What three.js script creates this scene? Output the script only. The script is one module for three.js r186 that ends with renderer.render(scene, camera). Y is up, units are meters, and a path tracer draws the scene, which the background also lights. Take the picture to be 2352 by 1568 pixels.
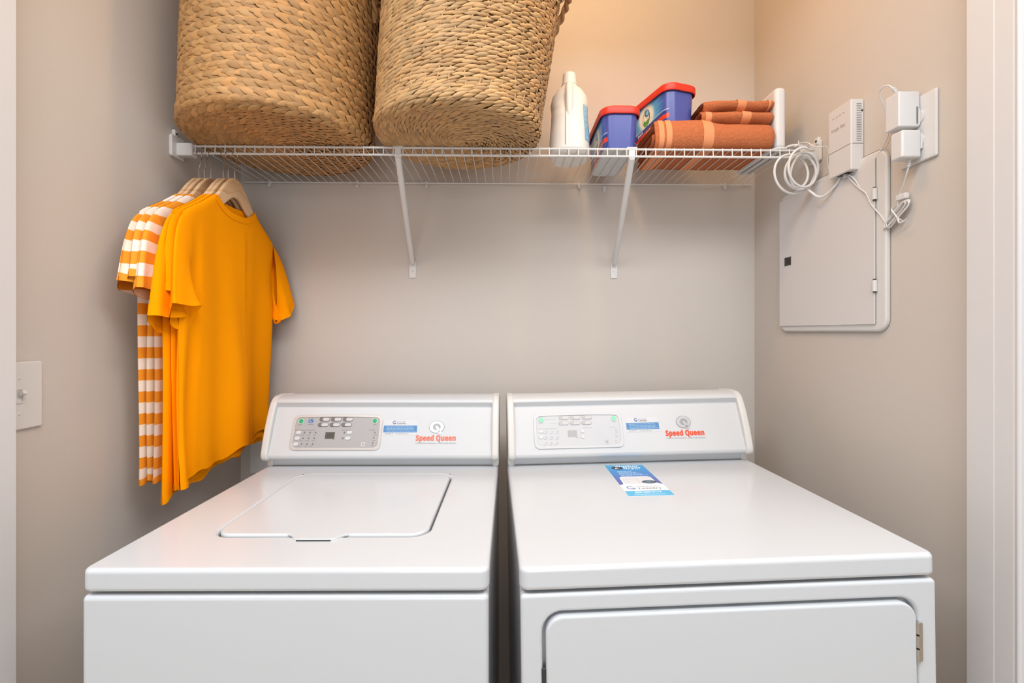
import * as THREE from 'three';
import { RoundedBoxGeometry } from 'three/addons/geometries/RoundedBoxGeometry.js';
import { mergeGeometries, mergeVertices } from 'three/addons/utils/BufferGeometryUtils.js';
import { TextGeometry } from 'three/addons/geometries/TextGeometry.js';
import { FontLoader } from 'three/addons/loaders/FontLoader.js';
import { RectAreaLightUniformsLib } from 'three/addons/lights/RectAreaLightUniformsLib.js';

// ------------------------------------------------------------------ camera, light, exposure
const EYE = 1.3;                                   // camera height; the closet's axis runs along -z
const scene = new THREE.Scene();
const camera = new THREE.PerspectiveCamera(73.75, 2352 / 1568, 0.05, 30);
camera.position.set(0, EYE, 0);
camera.rotation.y = -0.0182;
camera.setViewOffset(2352, 1568, 0, 22, 2352, 1568);   // the lens is shifted a little so that uprights stay upright
scene.add(camera);
scene.background = new THREE.Color().setRGB(0.85, 0.92, 1.0);
const renderer = new THREE.WebGLRenderer({ antialias: true });
renderer.toneMapping = THREE.LinearToneMapping;
renderer.toneMappingExposure = 1.0;
renderer.shadowMap.enabled = true;
RectAreaLightUniformsLib.init();
const UNSEEN_HALL_LIGHT = { x: 0.1, y: 2.735, z: 0.1, w: 3.4, d: 0.8, power: 7.5, color: [0.96, 0.985, 1.02] };  // unseen panel on the hall ceiling, placed to light tops and walls
const UNSEEN_WINDOW = { w: 2.4, h: 1.5, y: 1.6, z: 3.18, power: 2.7, color: [0.94, 0.98, 1.03] };  // out of view behind the camera, placed to light the closet from the front
const UNSEEN_CLOSET_LAMP = { x: 0.22, y: 2.6, z: -1.02, power: 0.74, color: [1.0, 0.6, 0.24] };  // lamp out of view above the shelf, gives the warm glow there
{
  const hall = new THREE.RectAreaLight(new THREE.Color().setRGB(...UNSEEN_HALL_LIGHT.color), UNSEEN_HALL_LIGHT.power, UNSEEN_HALL_LIGHT.w, UNSEEN_HALL_LIGHT.d);
  hall.position.set(UNSEEN_HALL_LIGHT.x, UNSEEN_HALL_LIGHT.y - 0.03, UNSEEN_HALL_LIGHT.z); hall.lookAt(UNSEEN_HALL_LIGHT.x, 0, UNSEEN_HALL_LIGHT.z); scene.add(hall);
  const win = new THREE.RectAreaLight(new THREE.Color().setRGB(...UNSEEN_WINDOW.color), UNSEEN_WINDOW.power, UNSEEN_WINDOW.w, UNSEEN_WINDOW.h);
  win.position.set(0, UNSEEN_WINDOW.y, UNSEEN_WINDOW.z - 0.06); win.lookAt(0, UNSEEN_WINDOW.y, -2); scene.add(win);
}

// ------------------------------------------------------------------ helpers
let seed = 7;
const rnd = () => { seed = (seed * 1664525 + 1013904223) >>> 0; return seed / 4294967296; };
const rr = (a, b) => a + (b - a) * rnd();
const clamp = (x, a = 0, b = 1) => Math.min(b, Math.max(a, x));
const smooth = (a, b, x) => { const t = clamp((x - a) / (b - a)); return t * t * (3 - 2 * t); };
const V = (x, y, z) => new THREE.Vector3(x, y, z);
const used = {};
const numbered = (n) => { const k = used[n] = (used[n] ?? -1) + 1; return k ? n + '_' + String(k).padStart(3, '0') : n; };
function finish(o) { o.castShadow = true; o.receiveShadow = true; return o; }
function thing(name, label, category, [x, y, z] = [0, 0, 0], turn = 0, group) {
  const o = new THREE.Group(); o.name = numbered(name); o.position.set(x, y, z); o.rotation.y = turn;
  o.userData = { label, category }; if (group) o.userData.group = group;
  scene.add(o); return o;
}
function part(name, geo, mat, parent, pos, rot) {
  const g = Array.isArray(geo) ? merged(geo) : geo;
  const m = finish(new THREE.Mesh(g, mat)); m.name = numbered(name);
  if (pos) m.position.set(...pos); if (rot) m.rotation.set(...rot);
  parent.add(m); return m;
}
function struct(name, geo, mat, parent = scene, pos, rot) { const m = part(name, geo, mat, parent, pos, rot); if (parent === scene) m.userData.kind = 'structure'; return m; }
function merged(list) {
  return mergeGeometries(list.map((g) => { const h = g.index ? g.toNonIndexed() : g; for (const k of Object.keys(h.attributes)) if (!['position', 'normal', 'uv', 'color'].includes(k)) h.deleteAttribute(k); return h; }));
}
const move = (g, x, y, z) => g.translate(x, y, z);
const box = (w, h, d, x = 0, y = 0, z = 0) => new THREE.BoxGeometry(w, h, d).translate(x, y, z);
const rbox = (w, h, d, r, x = 0, y = 0, z = 0, seg = 3) => new RoundedBoxGeometry(w, h, d, seg, Math.min(r, w / 2 - 1e-4, h / 2 - 1e-4, d / 2 - 1e-4)).translate(x, y, z);
const tube = (pts, r, seg = 24, rad = 8, closed = false) => new THREE.TubeGeometry(new THREE.CatmullRomCurve3(pts.map((p) => (p.isVector3 ? p : V(...p))), closed, 'catmullrom', 0.5), seg, r, rad, closed);
function rod(a, b, r, rad = 8) {
  const A = V(...a), B = V(...b), L = A.distanceTo(B), g = new THREE.CylinderGeometry(r, r, L, rad);
  g.applyQuaternion(new THREE.Quaternion().setFromUnitVectors(V(0, 1, 0), B.clone().sub(A).normalize()));
  const c = A.add(B).multiplyScalar(0.5); return g.translate(c.x, c.y, c.z);
}
function rrect(w, h, r, hole = false) {
  const s = hole ? new THREE.Path() : new THREE.Shape(), x = -w / 2, y = -h / 2;
  s.moveTo(x + r, y); s.lineTo(x + w - r, y); s.absarc(x + w - r, y + r, r, -Math.PI / 2, 0); s.lineTo(x + w, y + h - r); s.absarc(x + w - r, y + h - r, r, 0, Math.PI / 2);
  s.lineTo(x + r, y + h); s.absarc(x + r, y + h - r, r, Math.PI / 2, Math.PI); s.lineTo(x, y + r); s.absarc(x + r, y + r, r, Math.PI, 1.5 * Math.PI);
  return s;
}
const slab = (shape, depth, b = 0.002, seg = 3, curve = 8) => new THREE.ExtrudeGeometry(shape, { depth: depth - 2 * b, bevelEnabled: b > 0, bevelThickness: b, bevelSize: b, bevelOffset: -b, bevelSegments: seg, curveSegments: curve }).translate(0, 0, b);
// a skin over closed cross-sections; ring(i, t) gives a point for section i at t in 0..1
function loft(n, m, point, { closed = true, cap0 = false, cap1 = false } = {}) {
  const pos = [], uv = [], idx = [];
  for (let i = 0; i < n; i++) for (let j = 0; j <= m; j++) { const p = point(i / (n - 1), j / m); pos.push(p[0], p[1], p[2]); uv.push(p[3] ?? j / m, p[4] ?? i / (n - 1)); }
  for (let i = 0; i < n - 1; i++) for (let j = 0; j < m; j++) { const a = i * (m + 1) + j, b = a + 1, c = a + m + 1, d = c + 1; idx.push(a, b, d, a, d, c); }
  const cap = (i, flip) => {
    let c = [0, 0, 0]; for (let j = 0; j < m; j++) for (let k = 0; k < 3; k++) c[k] += pos[(i * (m + 1) + j) * 3 + k] / m;
    const at = pos.length / 3; pos.push(...c); uv.push(0.5, 0.5);
    const base = pos.length / 3; for (let j = 0; j <= m; j++) { const o = (i * (m + 1) + j) * 3; pos.push(pos[o], pos[o + 1], pos[o + 2]); uv.push(0.5, 0.5); }
    for (let j = 0; j < m; j++) flip ? idx.push(at, base + j + 1, base + j) : idx.push(at, base + j, base + j + 1);
  };
  if (cap0) cap(0, true); if (cap1) cap(n - 1, false);
  const g = new THREE.BufferGeometry(); g.setAttribute('position', new THREE.Float32BufferAttribute(pos, 3)); g.setAttribute('uv', new THREE.Float32BufferAttribute(uv, 2)); g.setIndex(idx);
  g.computeVertexNormals();
  if (closed) { const N = g.attributes.normal; for (let i = 0; i < n; i++) { const a = i * (m + 1), b = a + m; const v = V(N.getX(a) + N.getX(b), N.getY(a) + N.getY(b), N.getZ(a) + N.getZ(b)).normalize(); N.setXYZ(a, v.x, v.y, v.z); N.setXYZ(b, v.x, v.y, v.z); } }
  return g;
}
function canvasTexture(w, h, draw, { data = false, repeat } = {}) {
  const c = document.createElement('canvas'); c.width = w; c.height = h; const x = c.getContext('2d'); draw(x, w, h);
  const t = new THREE.CanvasTexture(c); if (!data) t.colorSpace = THREE.SRGBColorSpace;
  if (repeat) { t.wrapS = t.wrapT = THREE.RepeatWrapping; t.repeat.set(...repeat); } t.anisotropy = 8; return t;
}
function noiseTexture(n, fn) {
  const d = new Uint8Array(n * n * 4); for (let i = 0; i < n * n; i++) { const v = clamp(fn(i % n, (i / n) | 0)) * 255; d[i * 4] = d[i * 4 + 1] = d[i * 4 + 2] = v; d[i * 4 + 3] = 255; }
  const t = new THREE.DataTexture(d, n, n); t.magFilter = THREE.LinearFilter; t.minFilter = THREE.LinearMipmapLinearFilter; t.generateMipmaps = true; t.wrapS = t.wrapT = THREE.RepeatWrapping; t.needsUpdate = true; return t;
}
function valueNoise(n, cells) {      // tileable smooth noise, n pixels, cells across
  const g = Array.from({ length: cells * cells }, rnd);
  return (x, y) => { const fx = x / n * cells, fy = y / n * cells, x0 = Math.floor(fx), y0 = Math.floor(fy), a = smooth(0, 1, fx - x0), b = smooth(0, 1, fy - y0), G = (i, j) => g[((j % cells) + cells) % cells * cells + ((i % cells) + cells) % cells];
    return (G(x0, y0) * (1 - a) + G(x0 + 1, y0) * a) * (1 - b) + (G(x0, y0 + 1) * (1 - a) + G(x0 + 1, y0 + 1) * a) * b; };
}
const rgb = (r, g, b) => new THREE.Color().setRGB(r, g, b);
const mat = (c, rough = 0.6, more = {}) => new THREE.MeshStandardMaterial({ color: rgb(...c), roughness: rough, ...more });
const phys = (c, rough = 0.4, more = {}) => new THREE.MeshPhysicalMaterial({ color: rgb(...c), roughness: rough, ...more });

// ------------------------------------------------------------------ materials
const n1 = valueNoise(256, 64), n2 = valueNoise(256, 16), n3 = valueNoise(256, 128);
const wallBump = noiseTexture(256, (x, y) => 0.55 * n1(x, y) + 0.3 * n2(x, y) + 0.15 * n3(x, y)); wallBump.repeat.set(8, 14);
const terryBump = noiseTexture(256, (x, y) => 0.35 * n3(x, y) + 0.65 * n1(x, y)); terryBump.repeat.set(13, 13);
const knitBump = noiseTexture(256, (x, y) => 0.5 + 0.3 * Math.sin(x * Math.PI / 2) * Math.sin(y * Math.PI / 4) + 0.3 * n3(x, y)); knitBump.repeat.set(6, 6);
const M = {
  wall: mat([0.605, 0.553, 0.503], 0.75, { bumpMap: wallBump, bumpScale: 0.00007 }),
  hallWall: mat([0.72, 0.70, 0.67], 0.8),
  ceiling: mat([0.82, 0.80, 0.77], 0.9),
  floor: mat([0.40, 0.33, 0.26], 0.5),
  trim: phys([0.68, 0.665, 0.665], 0.45),
  enamel: phys([0.60, 0.622, 0.645], 0.28, { clearcoat: 0.5, clearcoatRoughness: 0.12 }),
  enamelSide: phys([0.6, 0.61, 0.63], 0.3, { clearcoat: 0.5, clearcoatRoughness: 0.15 }),
  consoleWhite: phys([0.60, 0.61, 0.62], 0.35, { clearcoat: 0.25, clearcoatRoughness: 0.25 }),
  capWhite: phys([0.66, 0.645, 0.62], 0.4),
  gap: mat([0.03, 0.03, 0.03], 0.9),
  wire: phys([0.72, 0.71, 0.695], 0.4),
  plastic: phys([0.68, 0.675, 0.67], 0.4),
  plasticWarm: phys([0.68, 0.66, 0.65], 0.42),
  cord: phys([0.70, 0.69, 0.68], 0.45),
  plate: phys([0.69, 0.68, 0.665], 0.4),
  dark: mat([0.035, 0.035, 0.033], 0.5),
  slot: mat([0.22, 0.21, 0.20], 0.7),
  steel: mat([0.62, 0.59, 0.55], 0.28, { metalness: 1 }),
  chrome: mat([0.72, 0.71, 0.69], 0.18, { metalness: 1 }),
  orange: phys([1.0, 0.33, 0.0], 0.95, { specularIntensity: 0.15, bumpMap: knitBump, bumpScale: 0.0002, side: THREE.DoubleSide }),
  terry: phys([0.62, 0.19, 0.075], 0.95, { specularIntensity: 0.3, sheen: 0.3, sheenRoughness: 0.7, sheenColor: rgb(1, 0.5, 0.3), bumpMap: terryBump, bumpScale: 0.0032 }),
  terryBand: phys([0.76, 0.285, 0.12], 0.75),
  lidRed: phys([0.72, 0.035, 0.012], 0.4),
  blackText: mat([0.05, 0.05, 0.05], 0.6), redText: mat([0.80, 0.07, 0.02], 0.5), greyText: mat([0.42, 0.42, 0.44], 0.5), greyEmblem: phys([0.36, 0.36, 0.37], 0.35, { metalness: 0.4 }),
};
const woodTex = canvasTexture(512, 128, (x, w, h) => { x.fillStyle = '#e6c096'; x.fillRect(0, 0, w, h); for (let i = 0; i < 160; i++) { x.strokeStyle = `rgba(${150 + rnd() * 40 | 0},${100 + rnd() * 30 | 0},60,${0.05 + rnd() * 0.08})`; x.lineWidth = rr(0.6, 2.2); const y = rnd() * h; x.beginPath(); x.moveTo(0, y); x.bezierCurveTo(w * 0.3, y + rr(-6, 6), w * 0.6, y + rr(-6, 6), w, y + rr(-4, 4)); x.stroke(); } }, { repeat: [2.2, 8] });
M.wood = phys([1, 1, 1], 0.42, { map: woodTex });
const stripeTex = canvasTexture(8, 128, (x) => { x.fillStyle = '#f6e6d6'; x.fillRect(0, 0, 8, 128); x.fillStyle = '#f29a1c'; x.fillRect(0, 0, 8, 64); }, { repeat: [1, 1 / 0.053] });
M.striped = phys([1, 1, 1], 0.85, { map: stripeTex, side: THREE.DoubleSide });
M.stripedPlain = phys([0.9, 0.78, 0.68], 0.85, { side: THREE.DoubleSide });
M.stripedCuff = phys([0.88, 0.33, 0.012], 0.85, { side: THREE.DoubleSide });
const font = await new FontLoader().loadAsync('fonts/droid/droid_sans_bold.typeface.json');
const fontThin = await new FontLoader().loadAsync('fonts/droid/droid_sans_regular.typeface.json');
const fontSerif = await new FontLoader().loadAsync('fonts/droid/droid_serif_bold.typeface.json');
function lettering(text, size, width, f = font, depth = 0.0006, fat = 0) {     // flat raised letters, left aligned, stretched to a width
  const g = new TextGeometry(text, { font: f, size, depth, curveSegments: 3, bevelEnabled: fat > 0, bevelSize: fat, bevelThickness: 0.0002, bevelSegments: 1 }); g.computeBoundingBox();
  const b = g.boundingBox; g.translate(-b.min.x, 0, 0); if (width) g.scale(width / (b.max.x - b.min.x), 1, 1); return g;
}

// ------------------------------------------------------------------ the setting
const XL = -0.935, XR = 0.910, BACK = -1.635, FRONT = -0.845, FACE = -0.725, TOP = 2.75;
const JL = -0.889, JR = 0.877, HEAD = 2.5;
struct('floor', box(5.2, 0.12, 5.4, 0, -0.06, 0.95), M.floor);
struct('ceiling', box(5.2, 0.12, 5.4, 0, TOP + 0.06, 0.95), M.ceiling);
struct('wall_back', new THREE.BoxGeometry(XR - XL + 0.24, TOP, 0.12).translate((XL + XR) / 2, TOP / 2, BACK - 0.06), M.wall);
struct('wall_left', box(0.12, TOP, FRONT - BACK, XL - 0.06, TOP / 2, (FRONT + BACK) / 2), M.wall);
struct('wall_right', box(0.12, TOP, FRONT - BACK, XR + 0.06, TOP / 2, (FRONT + BACK) / 2), M.wall);
const TJ = 0.018;
struct('wall_front_left', box(2.4 + JL - TJ, TOP, FACE - FRONT, (-2.4 + JL - TJ) / 2, TOP / 2, (FRONT + FACE) / 2), M.wall);
struct('wall_front_right', box(2.4 - JR - TJ, TOP, FACE - FRONT, (2.4 + JR + TJ) / 2, TOP / 2, (FRONT + FACE) / 2), M.wall);
struct('wall_front_header', box(JR - JL + 2 * TJ, TOP - HEAD - TJ, FACE - FRONT, (JL + JR) / 2, (TOP + HEAD + TJ) / 2, (FRONT + FACE) / 2), M.wall);  // out of view, set high so that hall light reaches inside
function jamb(x, s) {          // s = +1: the opening lies on the -x side. Lining, recessed track strip, casing with a rounded bead
  const g = [];
  const prof = new THREE.Shape();
  const z0 = FRONT - 0.001;
  prof.moveTo(0, z0); prof.lineTo(0, -0.799); prof.lineTo(0.0007, -0.7985); prof.lineTo(0.0007, -0.769); prof.lineTo(0.0015, -0.766); prof.absarc(0.004, -0.7615, 0.0042, Math.PI * 1.05, Math.PI * 0.5, true);
  prof.lineTo(0.0065, -0.757); prof.lineTo(0.0065, -0.720); prof.lineTo(0.072, -0.711); prof.lineTo(0.076, -0.716); prof.lineTo(0.076, FACE - 0.001); prof.lineTo(TJ, FACE - 0.001); prof.lineTo(TJ, z0); prof.closePath();
  const e = new THREE.ExtrudeGeometry(prof, { depth: HEAD, bevelEnabled: false, curveSegments: 6 });
  e.rotateX(Math.PI / 2);      // shape (x, z) -> world x, z ; height along y (reversed)
  e.translate(0, HEAD, 0);
  if (s < 0) { e.scale(-1, 1, 1); const ix = e.toNonIndexed(); const p = ix.attributes.position.array, n = ix.attributes.normal.array; for (let i = 0; i < p.length; i += 9) for (let k = 0; k < 3; k++) { [p[i + 3 + k], p[i + 6 + k]] = [p[i + 6 + k], p[i + 3 + k]]; [n[i + 3 + k], n[i + 6 + k]] = [n[i + 6 + k], n[i + 3 + k]]; } g.push(ix); } else g.push(e);
  const m = struct('trim_' + (s > 0 ? 2 : 1), g, M.trim); m.position.x = x; return m;
}
jamb(JL, -1); jamb(JR, 1);
struct('trim_3', [box(JR - JL + 2 * TJ, TJ, FACE - FRONT, (JL + JR) / 2, HEAD + TJ / 2, (FRONT + FACE) / 2), rbox(JR - JL + 0.15, 0.075, 0.014, 0.003, (JL + JR) / 2, HEAD + 0.0375, FACE + 0.007)], M.trim);
// the hall that the camera stands in
struct('wall_hall_left', box(0.12, TOP, 3.92, -2.46, TOP / 2, 1.235), M.hallWall);
struct('wall_hall_right', box(0.12, TOP, 3.92, 2.46, TOP / 2, 1.235), M.hallWall);
{
  const w = UNSEEN_WINDOW.w / 2, y0 = UNSEEN_WINDOW.y - UNSEEN_WINDOW.h / 2, y1 = UNSEEN_WINDOW.y + UNSEEN_WINDOW.h / 2;
  struct('wall_hall_end', [box(2.4 - w, TOP, 0.12, -(2.4 + w) / 2, TOP / 2, 3.26), box(2.4 - w, TOP, 0.12, (2.4 + w) / 2, TOP / 2, 3.26), box(2 * w, y0, 0.12, 0, y0 / 2, 3.26), box(2 * w, TOP - y1, 0.12, 0, (TOP + y1) / 2, 3.26)], M.hallWall);
  const win = new THREE.Group(); win.name = 'unseen_window_1'; win.userData.kind = 'structure'; scene.add(win);  // unseen window behind the camera, carries the soft frontal light
  part('unseen_window_frame', [box(2 * w, 0.05, 0.06, 0, y0 + 0.025, 3.25), box(2 * w, 0.05, 0.06, 0, y1 - 0.025, 3.25), box(0.05, UNSEEN_WINDOW.h - 0.1, 0.06, -w + 0.025, UNSEEN_WINDOW.y, 3.25), box(0.05, UNSEEN_WINDOW.h - 0.1, 0.06, w - 0.025, UNSEEN_WINDOW.y, 3.25), box(0.05, UNSEEN_WINDOW.h - 0.1, 0.06, 0, UNSEEN_WINDOW.y, 3.25)], M.trim, win);
  const pane = phys([1, 1, 1], 0.02, { transmission: 1, thickness: 0 });
  for (const s of [-1, 1]) part('pane', box(w - 0.075, UNSEEN_WINDOW.h - 0.1, 0.006, s * (w + 0.0) / 2, UNSEEN_WINDOW.y, 3.25), pane, win);
}
{ // unseen ceiling light of the hall: glowing panel placed to light the closet from above
  const t = thing('unseen_ceiling_light', 'wide flat glowing panel out of view on the hall ceiling, placed to light the closet from above', 'lamp', [UNSEEN_HALL_LIGHT.x, TOP, UNSEEN_HALL_LIGHT.z]);
  const f = rrect(UNSEEN_HALL_LIGHT.w + 0.08, UNSEEN_HALL_LIGHT.d + 0.08, 0.03); f.holes.push(rrect(UNSEEN_HALL_LIGHT.w, UNSEEN_HALL_LIGHT.d, 0.02, true));
  part('frame', slab(f, 0.028, 0.003).rotateX(Math.PI / 2).translate(0, -0.0005, 0), M.trim, t);
  part('diffuser', box(UNSEEN_HALL_LIGHT.w - 0.002, 0.006, UNSEEN_HALL_LIGHT.d - 0.002, 0, -0.012, 0), mat([0.9, 0.9, 0.9], 0.8, { emissive: rgb(...UNSEEN_HALL_LIGHT.color), emissiveIntensity: 0.8 }), t);
}
{ // warm lamp out of view above the closet shelf, lighting the upper back wall
  const t = thing('unseen_closet_lamp', 'small frosted dome lamp out of view on the closet ceiling, lighting the upper back wall warmly', 'lamp', [UNSEEN_CLOSET_LAMP.x, TOP, UNSEEN_CLOSET_LAMP.z]);
  part('canopy', new THREE.CylinderGeometry(0.1, 0.105, 0.025, 40).translate(0, -0.0126, 0), M.trim, t);
  part('shade', new THREE.SphereGeometry(0.09, 40, 16, 0, Math.PI * 2, Math.PI / 2, Math.PI / 2).scale(1, 0.62, 1).translate(0, -0.026, 0), phys([0.95, 0.93, 0.9], 0.6, { transmission: 0.5, thickness: 0, emissive: rgb(...UNSEEN_CLOSET_LAMP.color), emissiveIntensity: 1.2 }), t);
  const l = new THREE.PointLight(rgb(...UNSEEN_CLOSET_LAMP.color), UNSEEN_CLOSET_LAMP.power, 0, 2); l.position.set(UNSEEN_CLOSET_LAMP.x, UNSEEN_CLOSET_LAMP.y, UNSEEN_CLOSET_LAMP.z); l.castShadow = true; l.shadow.radius = 3; scene.add(l);
}

// ------------------------------------------------------------------ washer and dryer
const HTOP = EYE - 0.385;                     // height of the worktops
function stickerTexture() {
  return canvasTexture(512, 224, (x, w, h) => {
    x.fillStyle = '#f3f4f6'; x.fillRect(0, 0, w, h);
    x.strokeStyle = '#3f67b5'; x.lineWidth = 9; x.beginPath(); x.arc(160, 36, 24, 0.2, Math.PI * 1.75); x.stroke(); x.lineWidth = 7; x.beginPath(); x.arc(166, 38, 11, -0.6, Math.PI * 1.1); x.stroke();
    x.fillStyle = '#8b8d95'; x.font = '26px serif'; x.fillText('Homestyle', 198, 34); x.fillStyle = '#333'; x.font = 'bold 32px serif'; x.fillText('Laundry', 200, 62);
    x.fillStyle = '#5b9bd6'; x.fillRect(0, 82, w, 104); x.fillStyle = 'rgba(225,240,255,0.75)';
    for (let i = 0; i < 4; i++) { let px = 40 + (i % 2) * 16; while (px < w - 60) { const l = rr(14, 48); x.fillRect(px, 98 + i * 22, l, 8); px += l + 8; } }
    x.fillStyle = '#77787d'; x.font = 'bold 20px sans-serif'; x.fillText('800-000-0179', 30, 212); x.font = '19px sans-serif'; x.fillText('homestylelaundry.com', 190, 212);
  });
}
const sticker = stickerTexture();
function controlTexture(dryer) {
  return canvasTexture(1024, 416, (x, w, h) => {
    x.fillStyle = dryer ? '#e3e4e7' : '#c2bfbf'; x.fillRect(0, 0, w, h);
    const ink = dryer ? '#a8a9ae' : '#77716f';
    x.fillStyle = ink; x.font = '16px sans-serif';
    const dash = (px, py, l, t = 5) => { x.fillStyle = ink; let a = px; while (a < px + l) { const q = 4 + ((a * 7) % 11); x.fillRect(a, py, q, t); a += q + 3; } };
    dash(300, 22, 330, 5); dash(60, 28, 46); dash(50, 112, 40); dash(925, 30, 30); dash(920, 112, 36);
    dash(10, 176, 250, 5); dash(560, 176, 110, 5); dash(880, 176, 66, 5);
    for (let r = 0; r < 3; r++) { for (let c = 0; c < 3; c++) dash(112 + c * 66 - r * 8, 236 + r * 68, 34, 5); dash(940 - r * 8, 236 + r * 62, 30, 5); }
    dash(790, 392, 60, 5); dash(470, 290, 30);
    if (!dryer) { x.fillStyle = '#4d7fc0'; x.beginPath(); x.ellipse(196, 70, 30, 24, 0, 0, 7); x.fill(); x.strokeStyle = '#dfe8f4'; x.lineWidth = 6; x.beginPath(); x.arc(196, 70, 12, 0.4, 4.2); x.stroke(); dash(165, 34, 60); dash(165, 108, 60); }
    else { dash(130, 60, 110, 4); dash(190, 112, 60, 4); }
  });
}
const digitTex = canvasTexture(128, 96, (x, w, h) => { x.fillStyle = '#57524a'; x.fillRect(0, 0, w, h); x.fillStyle = '#4a463f'; x.font = 'bold 70px monospace'; x.fillText('88', 24, 74); });
const legendTex = canvasTexture(128, 48, (x, w, h) => { x.fillStyle = '#f1efee'; x.fillRect(0, 0, w, h); x.fillStyle = '#8a8684'; x.fillRect(28, 15, 70, 6); x.fillRect(36, 27, 54, 6); });
function makeMachine(o, w, dryer) {
  // local frame: x across from the middle, y up from the floor, z = 0 at the cabinet front, the back at -z
  const T = HTOP, depth = 0.70;
  // cabinet
  part('cabinet', [rbox(w - 0.004, T - 0.06, depth - 0.03, 0.006, 0, (T - 0.06) / 2 + 0.018, -depth / 2 - 0.018)], M.enamelSide, o);
  part('foot', [-1, 1].flatMap((s) => [-0.06, -depth + 0.06].map((z) => new THREE.CylinderGeometry(0.018, 0.022, 0.02, 16).translate(s * (w / 2 - 0.06), 0.01, z))), M.dark, o);
  const fh = T - 0.0435 - 0.02;
  if (!dryer) part('front_panel', rbox(w - 0.002, fh, 0.022, 0.009, 0, 0.02 + fh / 2, -0.012, 5), M.enamel, o);
  else {
    const dw = w - 0.072, dh = fh - 0.030 - 0.12, dcx = 0.0005, dcy = 0.02 + fh - 0.030 - dh / 2;
    const f = rrect(w - 0.002, fh, 0.008); const hole = rrect(dw, dh, 0.034, true); hole.curves.forEach(() => 0);
    const shifted = new THREE.Path(hole.getPoints(10).map((p) => new THREE.Vector2(p.x + dcx, p.y + dcy - 0.02 - fh / 2))); f.holes.push(shifted);
    part('front_panel', slab(f, 0.022, 0.006, 5, 10).translate(0, 0.02 + fh / 2, -0.023), M.enamel, o);
    part('door_recess', box(dw + 0.02, dh + 0.02, 0.004, dcx, dcy, -0.020), M.enamelSide, o);
    const door = part('door', slab(rrect(dw - 0.010, dh - 0.010, 0.030), 0.022, 0.004, 4, 10).translate(dcx, dcy, -0.0185), M.enamel, o);
    part('handle_recess', rbox(0.012, 0.10, 0.006, 0.0025, -dw / 2 + 0.004, dcy + dh / 2 - 0.14, -0.0035), M.dark, door);
    const hx = dw / 2 + 0.0, hy = T - 0.147;
    part('hinge', [rbox(0.006, 0.066, 0.004, 0.001, hx + 0.0035, hy, 0.0005), rod([hx - 0.002, hy - 0.033, 0.0015], [hx - 0.002, hy - 0.012, 0.0015], 0.003), rod([hx - 0.002, hy - 0.009, 0.0015], [hx - 0.002, hy + 0.011, 0.0015], 0.003), rod([hx - 0.002, hy + 0.014, 0.0015], [hx - 0.002, hy + 0.033, 0.0015], 0.003)], M.steel, o);
  }
  part('gap_shadow', box(w - 0.014, 0.012, depth - 0.05, 0, T - 0.0425, -depth / 2 - 0.012), M.gap, o);
  // worktop
  const top = rrect(w, depth, 0.016);
  if (!dryer) {
    const lw = 0.409, ld = 0.372, lx = 0.0055, lz = -0.306;          // lid opening
    const hole = rrect(lw, ld, 0.036, true).getPoints(10).map((p) => new THREE.Vector2(p.x + lx, p.y - lz - depth / 2)); top.holes.push(new THREE.Path(hole));
    part('worktop', slab(top, 0.0385, 0.008, 6, 10).rotateX(-Math.PI / 2).translate(0, T - 0.0385, -depth / 2), M.enamel, o);
    part('lid_recess', box(lw + 0.02, 0.004, ld + 0.02, lx, T - 0.026, lz), M.enamelSide, o);
    const lid = part('lid', slab(rrect(lw - 0.005, ld - 0.005, 0.034), 0.018, 0.005, 5, 10).rotateX(-Math.PI / 2).translate(lx, T - 0.0155, lz), M.enamel, o);
    // finger grip in front of the lid: a shallow scoop with a dark slit under its lip
    const grip = new THREE.Shape(); grip.moveTo(-0.058, 0); grip.quadraticCurveTo(-0.046, 0.003, -0.040, 0.016); grip.quadraticCurveTo(-0.036, 0.0215, -0.026, 0.022); grip.lineTo(0.026, 0.022); grip.quadraticCurveTo(0.036, 0.0215, 0.040, 0.016); grip.quadraticCurveTo(0.046, 0.003, 0.058, 0); grip.closePath();
    part('lid_grip', [slab(grip, 0.005, 0.0018, 3).rotateX(Math.PI / 2).translate(lx - 0.002, T + 0.0035, lz + ld / 2 - 0.002)], M.enamel, lid);
    part('grip_slit', rbox(0.064, 0.0022, 0.003, 0.001, lx - 0.002, T + 0.0008, lz + ld / 2 + 0.0205), M.gap, o);
    part('hinge', [-1, 1].map((s) => rbox(0.005, 0.004, 0.006, 0.001, lx + s * (lw / 2 - 0.006), T - 0.001, lz - ld / 2 + 0.0015)), M.slot, o);
  } else part('worktop', slab(top, 0.0385, 0.008, 6, 10).rotateX(-Math.PI / 2).translate(0, T - 0.0385, -depth / 2), M.enamel, o);
  // console: profile in (z, y), swept across
  const P = new THREE.Shape(); const pz = (z, y) => [-z, y];   // shape x = depth
  P.moveTo(...pz(-0.574, 0.0)); P.lineTo(...pz(-0.573, 0.018)); P.quadraticCurveTo(...pz(-0.560, 0.0225), ...pz(-0.549, 0.0245)); P.quadraticCurveTo(...pz(-0.5405, 0.027), ...pz(-0.5410, 0.038));
  P.lineTo(...pz(-0.593, 0.163)); P.lineTo(...pz(-0.598, 0.1645)); P.lineTo(...pz(-0.590, 0.1785)); P.quadraticCurveTo(...pz(-0.5905, 0.186), ...pz(-0.600, 0.190)); P.quadraticCurveTo(...pz(-0.618, 0.1965), ...pz(-0.645, 0.196)); P.lineTo(...pz(-0.700, 0.19)); P.lineTo(...pz(-0.700, 0)); P.closePath();
  const cw = w - (dryer ? 0.004 : -0.003);
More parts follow.
